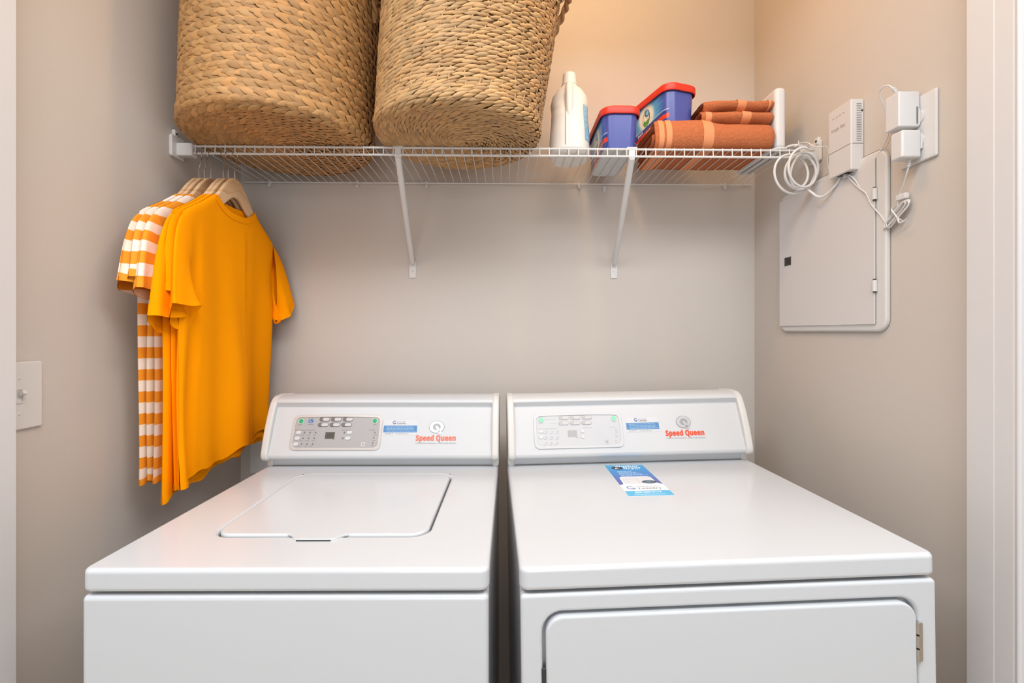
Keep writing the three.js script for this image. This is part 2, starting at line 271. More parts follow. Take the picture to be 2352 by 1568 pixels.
  part('console', new THREE.ExtrudeGeometry(P, { depth: cw - 0.036, bevelEnabled: false, curveSegments: 8 }).rotateY(Math.PI / 2).translate(-(cw - 0.036) / 2, T, 0), M.consoleWhite, o);
  const E = new THREE.Shape();
  E.moveTo(...pz(-0.569, 0.0)); E.lineTo(...pz(-0.569, 0.018)); E.quadraticCurveTo(...pz(-0.545, 0.020), ...pz(-0.538, 0.026)); E.quadraticCurveTo(...pz(-0.532, 0.033), ...pz(-0.5345, 0.045));
  E.quadraticCurveTo(...pz(-0.553, 0.118), ...pz(-0.583, 0.172)); E.quadraticCurveTo(...pz(-0.594, 0.191), ...pz(-0.613, 0.196)); E.lineTo(...pz(-0.645, 0.198)); E.lineTo(...pz(-0.703, 0.192)); E.lineTo(...pz(-0.703, 0)); E.closePath();
  for (const s of [-1, 1]) part('end_cap', slab(E, 0.020, 0.006, 5, 10).rotateY(Math.PI / 2).translate(s * (cw / 2 - 0.010) - 0.010, T, 0), M.capWhite, o);
  part('seam', box(cw - 0.04, 0.002, 0.003, 0, T + 0.001, -0.5735), M.slot, o);
  // things on the slanted face
  const face = new THREE.Group(); const A = [-0.541, 0.038], B = [-0.593, 0.163], L = Math.hypot(B[0] - A[0], B[1] - A[1]);
  const onFace = (g, x, t) => { g.rotateX(-Math.atan2(A[0] - B[0], B[1] - A[1])); return g.translate(x, T + A[1] + (B[1] - A[1]) * t, A[0] + (B[0] - A[0]) * t); };
  const put = (name, g, m, x, t, lift = 0.0004, parent = o) => part(name, onFace(g.translate(0, 0, lift), x, t), m, parent);
  const p0 = dryer ? -0.276 : -0.258, pw = 0.255, ph = 0.098, pt = dryer ? 0.475 : 0.47;
  const sh = new THREE.Shape(); { const a = pw / 2, b = ph / 2, r = 0.017; sh.moveTo(-a + r, -b); sh.lineTo(a - r, -b); sh.quadraticCurveTo(a, -b, a, -b + r); sh.lineTo(a, b - r); sh.quadraticCurveTo(a, b, a - r, b); sh.quadraticCurveTo(0, b + 0.004, -a + r, b); sh.quadraticCurveTo(-a, b, -a, b - r); sh.lineTo(-a, -b + r); sh.quadraticCurveTo(-a, -b, -a + r, -b); }
  const inner = new THREE.Shape(sh.getPoints(8).map((p) => new THREE.Vector2(p.x * (1 - 0.006 / (pw / 2)), p.y * (1 - 0.0055 / (ph / 2)))));
  const bez = new THREE.Shape(sh.getPoints(8)); bez.holes.push(new THREE.Path(inner.getPoints(1)));
  const cx = p0 + pw / 2;
  put('panel_bezel', new THREE.ExtrudeGeometry(bez, { depth: 0.002, bevelEnabled: true, bevelSize: 0.0008, bevelThickness: 0.0008, bevelSegments: 2 }), dryer ? M.consoleWhite : phys([0.62, 0.58, 0.55], 0.3, { metalness: 0.3 }), cx, pt, 0.0006);
  const pg = new THREE.ShapeGeometry(inner, 4); { const q = pg.attributes.position, u = pg.attributes.uv; for (let i = 0; i < q.count; i++) u.setXY(i, q.getX(i) / pw + 0.5, q.getY(i) / ph + 0.5); }
  const panel = put('control_panel', pg, phys([0.74, 0.74, 0.74], 0.3, { map: controlTexture(dryer), clearcoat: 0.4, clearcoatRoughness: 0.2 }), cx, pt, 0.0012);
  const at = (u, v) => [p0 + u * pw, pt + (0.5 - v) * ph / L];
  const btn = (name, w_, h_, m, u, v, lift = 0.0012) => { const [x, t] = at(u, v); return put(name, slab(rrect(w_, h_, Math.min(w_, h_) / 2 - 1e-5), 0.0022, 0.0007, 2, 6), m, x, t, lift, panel); };
  const green = phys(dryer ? [0.22, 0.66, 0.42] : [0.02, 0.36, 0.13], 0.35), ring = phys([0.62, 0.63, 0.63], 0.35), dk = phys(dryer ? [0.45, 0.45, 0.46] : [0.16, 0.14, 0.135], 0.45), lite = phys([0.64, 0.64, 0.64], 0.4, { map: legendTex });
  for (const [u, v] of [[0.085, 0.17], [0.915, 0.165]]) { btn('button_ring', 0.0165, 0.0165, ring, u, v, 0.0010); btn('start_button', 0.0135, 0.0135, green, u, v); }
  for (let r = 0; r < 2; r++) for (let c = 0; c < 3; c++) { const u = 0.345 + c * 0.132 - r * 0.008, v = 0.115 + r * 0.16; btn('button_surround', 0.030, 0.0115, dk, u, v, 0.0008); const b = btn('cycle_button', 0.0195, 0.0095, lite, u + 0.018, v, 0.0013); const q = b.geometry; }
  for (let r = 0; r < 3; r++) { if (!(dryer && r === 2)) btn('option_button', 0.0150, 0.0100, ring, 0.078 - r * 0.006, 0.50 + r * 0.165); for (let c = 0; c < 3; c++) btn('indicator', 0.0042, 0.0042, dryer ? ring : M.slot, 0.142 + c * 0.062 - r * 0.006, 0.50 + r * 0.165); btn('indicator', 0.0036, 0.0036, dryer ? ring : M.slot, 0.930 - r * 0.006, 0.50 + r * 0.15); }
  if (!dryer) for (let r = 0; r < 2; r++) { btn('option_button', 0.0155, 0.0095, ring, 0.645 - r * 0.01, 0.5 + r * 0.165); btn('indicator', 0.005, 0.005, M.slot, 0.588 - r * 0.01, 0.5 + r * 0.165); }
  else for (let r = 0; r < 2; r++) btn('option_button', 0.0105, 0.0105, ring, 0.545, 0.52 + r * 0.16);
  { const [x, t] = at(0.43, 0.585); const dg = new THREE.BoxGeometry(0.0265, 0.0185, 0.0016); put('display', dg, dryer ? mat([0.40, 0.40, 0.40], 0.35) : phys([1, 1, 1], 0.25, { map: digitTex }), x, t, 0.0012, panel); }
  { const [x, t] = at(0.812, 0.845); put('stop_button', rbox(0.0125, 0.0125, 0.0024, 0.001), lite, x, t, 0.0012, panel); }
  // sticker, emblem, brand lettering
  const sx = dryer ? 0.041 : 0.0505, st = dryer ? 0.57 : 0.575;
  put('sticker', new THREE.BoxGeometry(0.096, 0.042, 0.0004), [M.plastic, M.plastic, M.plastic, M.plastic, phys([0.70, 0.70, 0.70], 0.45, { map: sticker }), M.plastic], sx, st, 0.0004);
  const ex = dryer ? 0.163 : 0.155, et = dryer ? 0.605 : 0.585;
  const q = new THREE.Shape(); q.absellipse(0, 0, 0.0205, 0.0165, 0, Math.PI * 2); const qh = new THREE.Path(); qh.absellipse(0, 0, 0.0115, 0.0095, 0, Math.PI * 2, true); q.holes.push(qh);
  const tail = new THREE.Shape(); tail.moveTo(-0.004, 0.002); tail.lineTo(0.002, 0.003); tail.lineTo(0.015, -0.016); tail.lineTo(0.0145, -0.021); tail.lineTo(0.007, -0.020); tail.closePath();
  const outline = new THREE.Shape(); outline.absellipse(0, 0, 0.0222, 0.0182, 0, Math.PI * 2);
  const emblem = put('emblem', slab(outline, 0.001, 0.0002, 1, 20), M.greyEmblem, ex, et, 0.0002);
  put('emblem_ring', new THREE.ExtrudeGeometry([q, tail], { depth: 0.0008, bevelEnabled: false, curveSegments: 20 }), dryer ? phys([0.55, 0.55, 0.56], 0.3, { metalness: 0.3 }) : phys([0.86, 0.86, 0.87], 0.35), ex, et, 0.0012, emblem);
  put('brand_lettering', lettering('Speed Queen', 0.0150, 0.114, font, 0.0005, 0.00055), dryer ? M.redText : phys([0.85, 0.17, 0.10], 0.4), ex - 0.058, et - 0.285, 0.0004);
  put('small_lettering', lettering('Commercial Heavy Duty • Extra Large Capacity', 0.0036, 0.116, fontThin, 0.0003), M.greyText, ex - 0.058, et - 0.35, 0.0004);
}
{
  const o = thing('washing_machine', 'white top-load washing machine with a grey control panel, left of the two machines', 'washing machine', [-0.3555, 0, -0.745], -0.014);
  makeMachine(o, 0.664, false);
}
{
  const o = thing('clothes_dryer', 'white front-load clothes dryer with a blue leaflet lying on its top', 'dryer', [0.3925, 0, -0.748], 0.026);
  makeMachine(o, 0.709, true);
  o.rotation.z = 0.014; o.position.y = 0.0052;
}
{ // leaflet on the dryer
  const tex = canvasTexture(480, 1024, (x, w, h) => {
    const g = x.createLinearGradient(0, 0, 0, h * 0.68); g.addColorStop(0, '#4fb4e6'); g.addColorStop(0.5, '#4a86cc'); g.addColorStop(1, '#544f9e'); x.fillStyle = g; x.fillRect(0, 0, w, h);
    x.fillStyle = '#f4f4f6'; x.beginPath(); x.moveTo(0, h * 0.68); x.lineTo(w * 0.1, h * 0.66); x.lineTo(w * 0.12, h * 0.47); x.quadraticCurveTo(w * 0.14, h * 0.42, w * 0.25, h * 0.42); x.lineTo(w * 0.78, h * 0.42); x.quadraticCurveTo(w * 0.86, h * 0.42, w * 0.88, h * 0.47); x.lineTo(w * 0.9, h * 0.64); x.lineTo(w, h * 0.68); x.lineTo(w, h); x.lineTo(0, h); x.fill();
    x.fillStyle = '#dcdcdf'; x.fillRect(w * 0.16, h * 0.455, w * 0.33, h * 0.19); x.fillRect(w * 0.51, h * 0.455, w * 0.33, h * 0.19); x.strokeStyle = '#9a9aa2'; x.lineWidth = 3; x.strokeRect(w * 0.16, h * 0.455, w * 0.33, h * 0.19); x.strokeRect(w * 0.51, h * 0.455, w * 0.33, h * 0.19);
    x.fillStyle = '#3c3c40'; x.beginPath(); x.ellipse(w * 0.27, h * 0.11, 70, 62, 0, 0, 7); x.fill(); x.fillStyle = '#ffffff'; x.font = 'bold 82px sans-serif'; x.fillText('Washer', w * 0.24, h * 0.075); x.font = 'bold 66px serif'; x.fillText('&', w * 0.2, h * 0.145); x.font = 'bold 82px sans-serif'; x.fillText('Dryer', w * 0.42, h * 0.145); x.font = '34px sans-serif'; x.fillStyle = '#a7dcf5'; x.fillText('R E N T A L', w * 0.45, h * 0.19);
    x.fillStyle = 'rgba(230,245,255,0.85)'; for (let i = 0; i < 5; i++) { let px = w * 0.2; const e = w * (0.55 + 0.07 * i); while (px < e) { const l = rr(12, 40); x.fillRect(px, h * (0.235 + i * 0.034), l, 12); px += l + 8; } }
    x.fillStyle = '#3c4046'; x.beginPath(); x.ellipse(w * 0.74, h * 0.605, 86, 52, 0, 0, 7); x.fill(); x.fillStyle = '#6fb7dc'; x.font = 'bold 30px sans-serif'; x.fillText('GET', w * 0.68, h * 0.60); x.fillText('STARTED', w * 0.61, h * 0.63);
    x.strokeStyle = '#3a6ea8'; x.lineWidth = 13; x.beginPath(); x.arc(w * 0.2, h * 0.77, 42, 0.2, 5.4); x.stroke(); x.lineWidth = 10; x.beginPath(); x.arc(w * 0.215, h * 0.775, 19, -0.6, 3.4); x.stroke();
    x.fillStyle = '#77777c'; x.font = '50px serif'; x.fillText('Homestyle', w * 0.34, h * 0.755); x.fillStyle = '#3a3a3c'; x.font = 'bold 58px serif'; x.fillText('Laundry', w * 0.35, h * 0.81);
    x.fillStyle = '#4cb2de'; x.fillRect(0, h * 0.86, w, h * 0.14); x.fillStyle = '#fff'; x.font = 'bold 46px sans-serif'; x.fillText('800-000-0179', w * 0.2, h * 0.915); x.font = '32px sans-serif'; x.fillText('homestylelaundry.com', w * 0.16, h * 0.965);
  });
  const o = thing('leaflet', 'blue and white printed laundry leaflet lying on the dryer top', 'leaflet', [0.3425, HTOP + 0.0048, -1.171], 0);
  const paper = mat([0.85, 0.85, 0.86], 0.6), face = phys([1, 1, 1], 0.35, { map: tex });
  part('sheet', new THREE.BoxGeometry(0.108, 0.0008, 0.242), [paper, paper, face, paper, paper, paper], o); o.rotation.set(0, 0.012, 0.014);
}

// ------------------------------------------------------------------ wire shelf
const SH = EYE + 0.53, SF = -1.316, SB = -1.627;
{
  const o = thing('wire_shelf', 'white coated wire shelf running across the closet above the machines', 'shelf', [0, SH, 0]);
  const x0 = -0.889, x1 = 0.872;
  part('front_rod', rod([x0, 0, SF], [x1, 0, SF], 0.0032), M.wire, o);
  part('front_rod', rod([x0, -0.0205, SF], [x1, -0.0205, SF], 0.0034), M.wire, o);
  part('back_rod', rod([XL + 0.012, 0, SB], [XR - 0.014, 0, SB], 0.003), M.wire, o);
  const n = 62, pitch = (x1 - x0 - 0.02) / n, w = 0.00135;
  const wireG = mergeGeometries([rod([0, 0.003, SB - 0.003], [0, 0.003, SF + 0.0015], w, 6), rod([0, 0.003, SF + 0.0025], [0, -0.0235, SF + 0.0035], 0.0017, 6)].map((g) => g.toNonIndexed()));
  for (let i = 0; i <= n; i++) part('deck_wire', wireG, M.wire, o, [x0 + 0.01 + i * pitch, 0, 0]);
  for (const [xt, xb] of [[-0.305, -0.3255], [0.373, 0.397]]) {       // diagonal braces down to the wall
    const b = part('brace', rod([xt, -0.024, SF - 0.002], [xb, -0.285, BACK + 0.012], 0.0092, 14), M.wire, o);
    part('brace_clip', [rbox(0.019, 0.030, 0.012, 0.003, xt, -0.012, SF - 0.004), rbox(0.030, 0.004, 0.010, 0.0015, xt, 0.0045, SF - 0.002)], M.wire, b);
    part('foot_plate', slab(rrect(0.024, 0.060, 0.003), 0.004, 0.001, 2).translate(xb, -0.307, BACK + 0.0002), M.wire, b);
    part('screw', new THREE.SphereGeometry(0.0038, 12, 6).scale(1, 1, 0.5).translate(xb, -0.312, BACK + 0.004), M.plastic, b);
  }
  for (const [x, low] of [[-0.83, 0], [-0.522, 0], [-0.275, 0], [0.2705, 0], [0.3615, 1], [0.799, 0]])
    part('wall_clip', low ? [slab(rrect(0.012, 0.020, 0.002), 0.006, 0.001, 2).translate(x, -0.016, BACK + 0.0002), new THREE.CylinderGeometry(0.0025, 0.0025, 0.004, 10).rotateX(Math.PI / 2).translate(x, -0.018, BACK + 0.006)] : [rbox(0.011, 0.022, 0.012, 0.003, x, -0.004, BACK + 0.0062), new THREE.SphereGeometry(0.006, 12, 8).translate(x, -0.012, BACK + 0.010)], M.plastic, o);
  const e = part('end_bracket', [rbox(0.0495, 0.037, 0.026, 0.004, -0.9085, -0.012, SF - 0.002), slab(rrect(0.05, 0.062, 0.006), 0.009, 0.002).rotateY(Math.PI / 2).translate(XL + 0.0002, -0.006, SF + 0.004), rbox(0.010, 0.020, 0.016, 0.003, XL + 0.0055, 0.030, SF + 0.012)], M.wire, o);
  part('screw', new THREE.CylinderGeometry(0.003, 0.003, 0.002, 12).rotateZ(Math.PI / 2).translate(XL + 0.011, 0.029, SF + 0.012), M.dark, e);
  const f = part('end_bracket', [rbox(0.036, 0.032, 0.022, 0.004, 0.8905, -0.012, SF - 0.002), slab(rrect(0.05, 0.060, 0.006), 0.008, 0.002).rotateY(-Math.PI / 2).translate(XR - 0.0002, -0.010, SF + 0.01), rbox(0.010, 0.022, 0.016, 0.003, XR - 0.0055, 0.018, SF + 0.022)], M.wire, o);
  part('screw', new THREE.CylinderGeometry(0.003, 0.003, 0.002, 12).rotateZ(Math.PI / 2).translate(XR - 0.011, 0.018, SF + 0.022), M.dark, f);
}
const DECK = SH + 0.0046;

// ------------------------------------------------------------------ woven baskets
function leafGeometry(kind) {     // one flattened strand end: blunt and proud at -x, tapering under its neighbour at +x
  const n = 9, m = 4, pos = [], idx = [];
  for (let i = 0; i <= n; i++) { const a = i / n, s = Math.sin(Math.PI * Math.pow(a * 0.97 + 0.015, kind ? 0.85 : 0.62)), w = Math.pow(Math.max(s, 0.001), kind ? 0.9 : 0.92);
    for (let j = 0; j <= m; j++) { const b = Math.PI * j / m; pos.push(a - 0.5, -w * Math.cos(b) * 0.5, w * Math.sin(b) * 0.5 + (0.5 - a) * (kind ? 0.6 : 1.5)); } }
  for (let i = 0; i < n; i++) for (let j = 0; j < m; j++) { const a = i * (m + 1) + j, c = a + m + 1; idx.push(a, c, c + 1, a, c + 1, a + 1); }
  return { pos, idx };
}
const leafA = leafGeometry(0), leafB = leafGeometry(1);
function makeBasket(o, { flat, corner, height, flare, lean, pitch, step, tilt, kind, tone, bow }) {
  // profile measured along its length from the base's middle outwards and up
  const arc = corner * Math.PI / 2, total = flat + arc + height - corner;
  const prof = (s) => {
    if (s < flat) return { r: s, y: 0.002 * Math.sin(Math.PI * s / flat), n: [0, -1], t: [1, 0] };
    if (s < flat + arc) { const a = (s - flat) / corner; return { r: flat + corner * Math.sin(a), y: corner - corner * Math.cos(a), n: [Math.sin(a), -Math.cos(a)], t: [Math.cos(a), Math.sin(a)] }; }
    const y = corner + s - flat - arc, r = flat + corner - 0.004 * smooth(0, 0.03, y - corner) + flare * (y - corner) + bow * Math.sin(Math.PI * clamp((y - corner) / height)); return { r, y, n: [1, 0], t: [0, 1] };
  };
  const place = (s, phi, up, out) => { const p = prof(s), r = p.r + p.t[0] * up + p.n[0] * out, y = p.y + p.t[1] * up + p.n[1] * out; return [r * Math.cos(phi) + lean * Math.max(0, y - 0.03), y, r * Math.sin(phi)]; };
  const base = [tone[0], tone[1], tone[2]];
  part('gap_shade_shell', loft(40, 64, (u, v) => place(0.004 + u * (total - 0.004), -v * Math.PI * 2, 0, -0.0035)), mat([0.16, 0.085, 0.03], 0.95, { side: THREE.DoubleSide }), o);  // inner shell coloured dark to stand for the shade between the strands
  let s = pitch * 0.6, row = 0;
  while (s < total) {
    const onBase = s < flat + corner * 0.5, k = onBase ? 0.78 : 1, P = pitch * k, p = prof(s), ring = Math.max(p.r, 0.006), n = Math.max(5, Math.round(2 * Math.PI * ring / (step * k)));
    const L = kind ? leafB : leafA, pos = [], col = [], idx = [];
    const dir = kind ? 1 : (row % 2 ? 1 : -1), ph0 = rnd() * 6.28;
    for (let i = 0; i < n; i++) {
      const phi0 = ph0 + (i + rr(-0.13, 0.13)) / n * Math.PI * 2, len = step * k * (kind ? rr(1.4, 1.95) : rr(1.65, 2.05)), wid = P * (kind ? rr(0.85, 1.2) : dir < 0 ? rr(1.45, 1.8) : rr(1.2, 1.5)), thick = P * (kind ? rr(0.55, 0.9) : rr(0.36, 0.54)), ang = dir * (tilt + rr(-0.11, 0.11)), ca = Math.cos(ang), sa = Math.sin(ang), ds = rr(-0.1, 0.1) * P;
      const g = rr(0.76, 1.18), warm = rr(-0.05, 0.05), c = [base[0] * g * (1 + warm), base[1] * g, base[2] * g * (1 - warm * 1.5)], b0 = pos.length / 3;
      for (let q = 0; q < L.pos.length; q += 3) { const a = L.pos[q] * len, b = L.pos[q + 1] * wid, h = L.pos[q + 2] * thick; const x = a * ca - b * sa, y = a * sa + b * ca; pos.push(...place(s + ds, phi0 - x / ring, clamp(y, -P * 1.1, P * 1.1), h - (kind ? 0.0012 : 0.0018))); col.push(...c); }
      for (const v of L.idx) idx.push(b0 + v);
    }
    const geo = new THREE.BufferGeometry(); geo.setAttribute('position', new THREE.Float32BufferAttribute(pos, 3)); geo.setAttribute('color', new THREE.Float32BufferAttribute(col, 3)); geo.setIndex(idx); geo.computeVertexNormals();
    part(onBase ? 'base_coil' : 'weave_row', geo, M.straw, o);
    s += P; row++;
  }
  if (kind) {           // upright stakes that peep out between the rows
    const g = []; for (let i = 0; i < 44; i++) { const phi = i / 44 * Math.PI * 2; const pts = []; for (let j = 0; j <= 8; j++) pts.push(V(...place(flat + arc + j / 8 * (height - corner - 0.005), phi + 0.03 * Math.sin(j * 2.3 + i * 1.7), 0, -0.0018))); g.push(tube(pts, 0.0024, 12, 5)); }
    part('upright_stakes', g, mat([tone[0] * 1.05, tone[1] * 1.05, tone[2] * 1.1], 0.8), o);
  }
  { const pts = []; for (let i = 0; i < 48; i++) pts.push(V(...place(total, i / 48 * Math.PI * 2, 0.004, 0))); part('rim', tube(pts, 0.009, 120, 8, true), mat([tone[0] * 0.9, tone[1] * 0.9, tone[2] * 0.9], 0.85), o); }
  for (const phi of kind ? [0, Math.PI] : [0.4, Math.PI + 0.4]) {          // rope handles at the sides, two strands twisted
    const arcPts = (off) => { const pts = []; for (let j = 0; j <= 24; j++) { const a = j / 24, ph = phi + (a - 0.5) * 0.62, up = -0.085 + 0.07 * Math.sin(Math.PI * a), tw = j * 1.1 + off; pts.push(V(...place(total + up, ph, 0.005 * Math.cos(tw), 0.006 + 0.020 * Math.sin(Math.PI * a) + 0.005 * Math.sin(tw)))); } return pts; };
    part('handle', [tube(arcPts(0), 0.0058, 60, 7), tube(arcPts(Math.PI), 0.0058, 60, 7)], mat([tone[0] * 0.8, tone[1] * 0.8, tone[2] * 0.8], 0.85), o);
  }
}
M.straw = mat([1, 1, 1], 0.62, { vertexColors: true, side: THREE.DoubleSide });
makeBasket(thing('woven_basket', 'tall round seagrass basket braided in a chevron pattern, beside the left wall', 'basket', [-0.641, DECK, -1.335]), { flat: 0.226, corner: 0.028, height: 0.44, flare: 0.01, lean: 0.045, pitch: 0.0104, step: 0.0275, tilt: 0.27, kind: 0, tone: [0.47, 0.248, 0.088], bow: 0.0 });
makeBasket(thing('woven_basket', 'tall round straw basket of loose twisted strands, beside the white detergent bottle', 'basket', [-0.126, DECK, -1.286]), { flat: 0.204, corner: 0.026, height: 0.43, flare: 0.045, lean: 0.11, pitch: 0.0097, step: 0.0265, tilt: 0.25, kind: 1, tone: [0.52, 0.31, 0.135], bow: 0.002 });

// ------------------------------------------------------------------ detergent bottle
function superRing(a, b, n, t) { const th = t * Math.PI * 2, c = Math.cos(th), s = Math.sin(th); return [a * Math.sign(c) * Math.pow(Math.abs(c), 2 / n), b * Math.sign(s) * Math.pow(Math.abs(s), 2 / n)]; }
function spline(keys, t) { // keys: rows [t, ...values], Catmull-Rom-ish
  let i = 0; while (i < keys.length - 2 && t > keys[i + 1][0]) i++; const A = keys[i], B = keys[i + 1], u = smooth(0, 1, (t - A[0]) / (B[0] - A[0])) * 0.5 + clamp((t - A[0]) / (B[0] - A[0])) * 0.5; return A.slice(1).map((v, k) => v + (B[k + 1] - v) * u); }
{
  const o = thing('detergent_bottle', 'tall white plastic detergent bottle standing right of the baskets', 'bottle', [0.2045, DECK, -1.415], -0.143);
  // height, half width, half depth, middle z, squareness
  const K = [[0, 0.052, 0.060, 0, 2.6], [0.003, 0.057, 0.066, 0, 2.6], [0.012, 0.0625, 0.073, 0, 2.6], [0.06, 0.0610, 0.073, 0, 2.6], [0.115, 0.0565, 0.070, -0.001, 2.5], [0.145, 0.0560, 0.064, -0.004, 2.3], [0.172, 0.0585, 0.056, -0.008, 2.2], [0.192, 0.0545, 0.050, -0.006, 2.1], [0.211, 0.042, 0.040, -0.002, 2.0], [0.223, 0.027, 0.027, 0, 2], [0.232, 0.0225, 0.0225, 0, 2], [0.238, 0.0205, 0.0205, 0, 2]];
  const sec = (h) => spline(K, h);
  const white = phys([0.80, 0.775, 0.73], 0.38, { });
  part('body', loft(60, 56, (u, t) => { const h = u * 0.238, [a, b, z, n] = sec(h), p = superRing(a, b, n, t); return [p[0], h, p[1] + z]; }, { cap0: true, cap1: true }), white, o);
  part('handle', tube([[0, 0.222, 0.016], [0, 0.216, 0.036], [0, 0.200, 0.049], [0, 0.172, 0.057], [0, 0.14, 0.0605], [0, 0.11, 0.0575], [0, 0.085, 0.050]], 0.0118, 40, 14), white, o);
  part('level_strip', loft(24, 3, (u, t) => { const h = 0.02 + u * 0.178; const zb = sec(h)[1] + sec(h)[2] + 0.0004, zh = 0.0605 - 0.012 * Math.pow(Math.max(0, h - 0.14) / 0.06, 2) - 0.004 * Math.pow(Math.max(0, 0.14 - h) / 0.03, 2) + 0.0036; return [-0.0112 + 0.0028 * (t - 0.5), h, Math.max(zb, h > 0.09 ? zh - 0.0008 : 0)]; }, { closed: false }), mat([0.30, 0.28, 0.26], 0.6, { side: THREE.DoubleSide }), o);
  part('label', loft(24, 20, (u, t) => { const h = 0.04 + u * 0.112, [a, b, z, n] = sec(h), p = superRing(a + 0.0012, b + 0.0012, n, -0.17 + 0.30 * t); return [p[0], h, p[1] + z, t, u]; }, { closed: false }), phys([1, 1, 1], 0.4, { side: THREE.DoubleSide, map: canvasTexture(256, 256, (x, w, h) => { x.fillStyle = '#8fc3e2'; x.fillRect(0, 0, w, h); for (let i = 0; i < 260; i++) { x.fillStyle = `rgba(${rnd() > 0.5 ? '225,240,250' : '70,140,190'},0.35)`; x.beginPath(); x.ellipse(rnd() * w, rnd() * h, rr(2, 10), rr(2, 8), rnd() * 3, 0, 7); x.fill(); } }) }), o);
  const cap = part('cap', new THREE.LatheGeometry([[0, 0.268], [0.0165, 0.268], [0.0195, 0.2665], [0.0205, 0.263], [0.0212, 0.240], [0.0225, 0.238], [0.0225, 0.233]].map((p) => new THREE.Vector2(...p)).reverse(), 40), phys([0.83, 0.805, 0.76], 0.4), o);
  part('spout_ring', new THREE.TorusGeometry(0.0232, 0.0018, 8, 36).rotateX(Math.PI / 2).translate(0, 0.2315, 0), phys([0.83, 0.805, 0.76], 0.4), cap);
}

// ------------------------------------------------------------------ detergent tubs
const tubTex = canvasTexture(2048, 384, (x, w, h) => {
  x.fillStyle = '#4a55a2'; x.fillRect(0, 0, w, h);
  const burst = (cx, cy, R) => {
    const g = x.createRadialGradient(cx, cy, 20, cx, cy, R); g.addColorStop(0, '#fffbe0'); g.addColorStop(0.32, '#e9f1e0'); g.addColorStop(0.45, '#45a8dc'); g.addColorStop(0.8, '#2a78c4'); g.addColorStop(1, 'rgba(74,85,162,0)'); x.fillStyle = g; x.beginPath(); x.ellipse(cx, cy, R, R * 0.9, 0, 0, 7); x.fill();
    for (let i = 0; i < 64; i++) { const a = i / 64 * 6.283 + rr(-0.03, 0.03), r0 = R * 0.36, r1 = R * rr(0.7, 1.08); x.strokeStyle = `rgba(190,232,250,${rr(0.25, 0.8)})`; x.lineWidth = rr(1.5, 4); x.beginPath(); x.moveTo(cx + r0 * Math.cos(a), cy + r0 * Math.sin(a)); x.quadraticCurveTo(cx + (r0 + r1) / 2 * Math.cos(a + 0.05), cy + (r0 + r1) / 2 * Math.sin(a + 0.05), cx + r1 * Math.cos(a + 0.02), cy + r1 * Math.sin(a + 0.02)); x.stroke(); }
    x.fillStyle = '#1f6a4c'; x.beginPath(); x.ellipse(cx, cy + 6, 62, 92, 0.12, 0, 7); x.fill(); x.fillStyle = '#f6f0dc'; x.beginPath(); x.ellipse(cx - 4, cy + 6, 50, 80, 0.12, 0, 7); x.fill();
    x.fillStyle = '#4f9a3a'; x.beginPath(); x.ellipse(cx, cy + 52, 48, 44, 0.2, 0, 7); x.fill(); x.fillStyle = '#2c7fa8'; x.beginPath(); x.ellipse(cx + 14, cy - 42, 40, 40, 0, 0, 7); x.fill(); x.fillStyle = '#8fd0e2'; x.beginPath(); x.ellipse(cx + 20, cy - 46, 20, 24, 0, 0, 7); x.fill();
    x.fillStyle = '#fdf6e6'; x.beginPath(); x.moveTo(cx - 6, cy - 20); x.lineTo(cx + 10, cy + 16); x.lineTo(cx + 36, cy + 18); x.lineTo(cx - 10, cy + 40); x.lineTo(cx - 30, cy + 30); x.fill();
  };
  const band = (x0, x1, up) => { // swooping blue and red bands under the emblem
    x.fillStyle = '#20408f'; x.beginPath(); x.moveTo(x0, h); x.lineTo(x0, h * 0.86); x.quadraticCurveTo((x0 + x1) / 2, h * 0.66, x1, h * 0.60); x.lineTo(x1, h); x.fill();
    x.strokeStyle = '#e8edf6'; x.lineWidth = 5; x.beginPath(); x.moveTo(x0, h * 0.84); x.quadraticCurveTo((x0 + x1) / 2, h * 0.63, x1, h * 0.57); x.stroke();
    x.fillStyle = '#e23a20'; x.beginPath(); x.moveTo(x0 + 60, h); x.quadraticCurveTo((x0 + x1) / 2, h * 0.76, x1, h * 0.68); x.lineTo(x1, h * 0.80); x.quadraticCurveTo((x0 + x1) / 2 + 30, h * 0.88, x0 + 240, h); x.fill();
    x.save(); x.translate(x0 + 235, h * 0.835); x.rotate(-0.22); x.fillStyle = '#fff'; x.font = 'bold 44px sans-serif'; x.fillText('pacs', -60, 0); x.restore();
    x.save(); x.translate(x0 + 330, h * 0.915); x.rotate(-0.20); x.fillStyle = '#ffe9c8'; x.font = 'bold 46px sans-serif'; x.fillText('CLEAN', 0, 0); x.restore();
  };
  burst(550, 170, 310); burst(1498, 170, 310);
  for (const c of [1024 - 480, 1024 + 480]) band(c - 330, c + 345);
});
const tubBlue = phys([1, 1, 1], 0.3, { map: tubTex, clearcoat: 0.3, clearcoatRoughness: 0.2 });
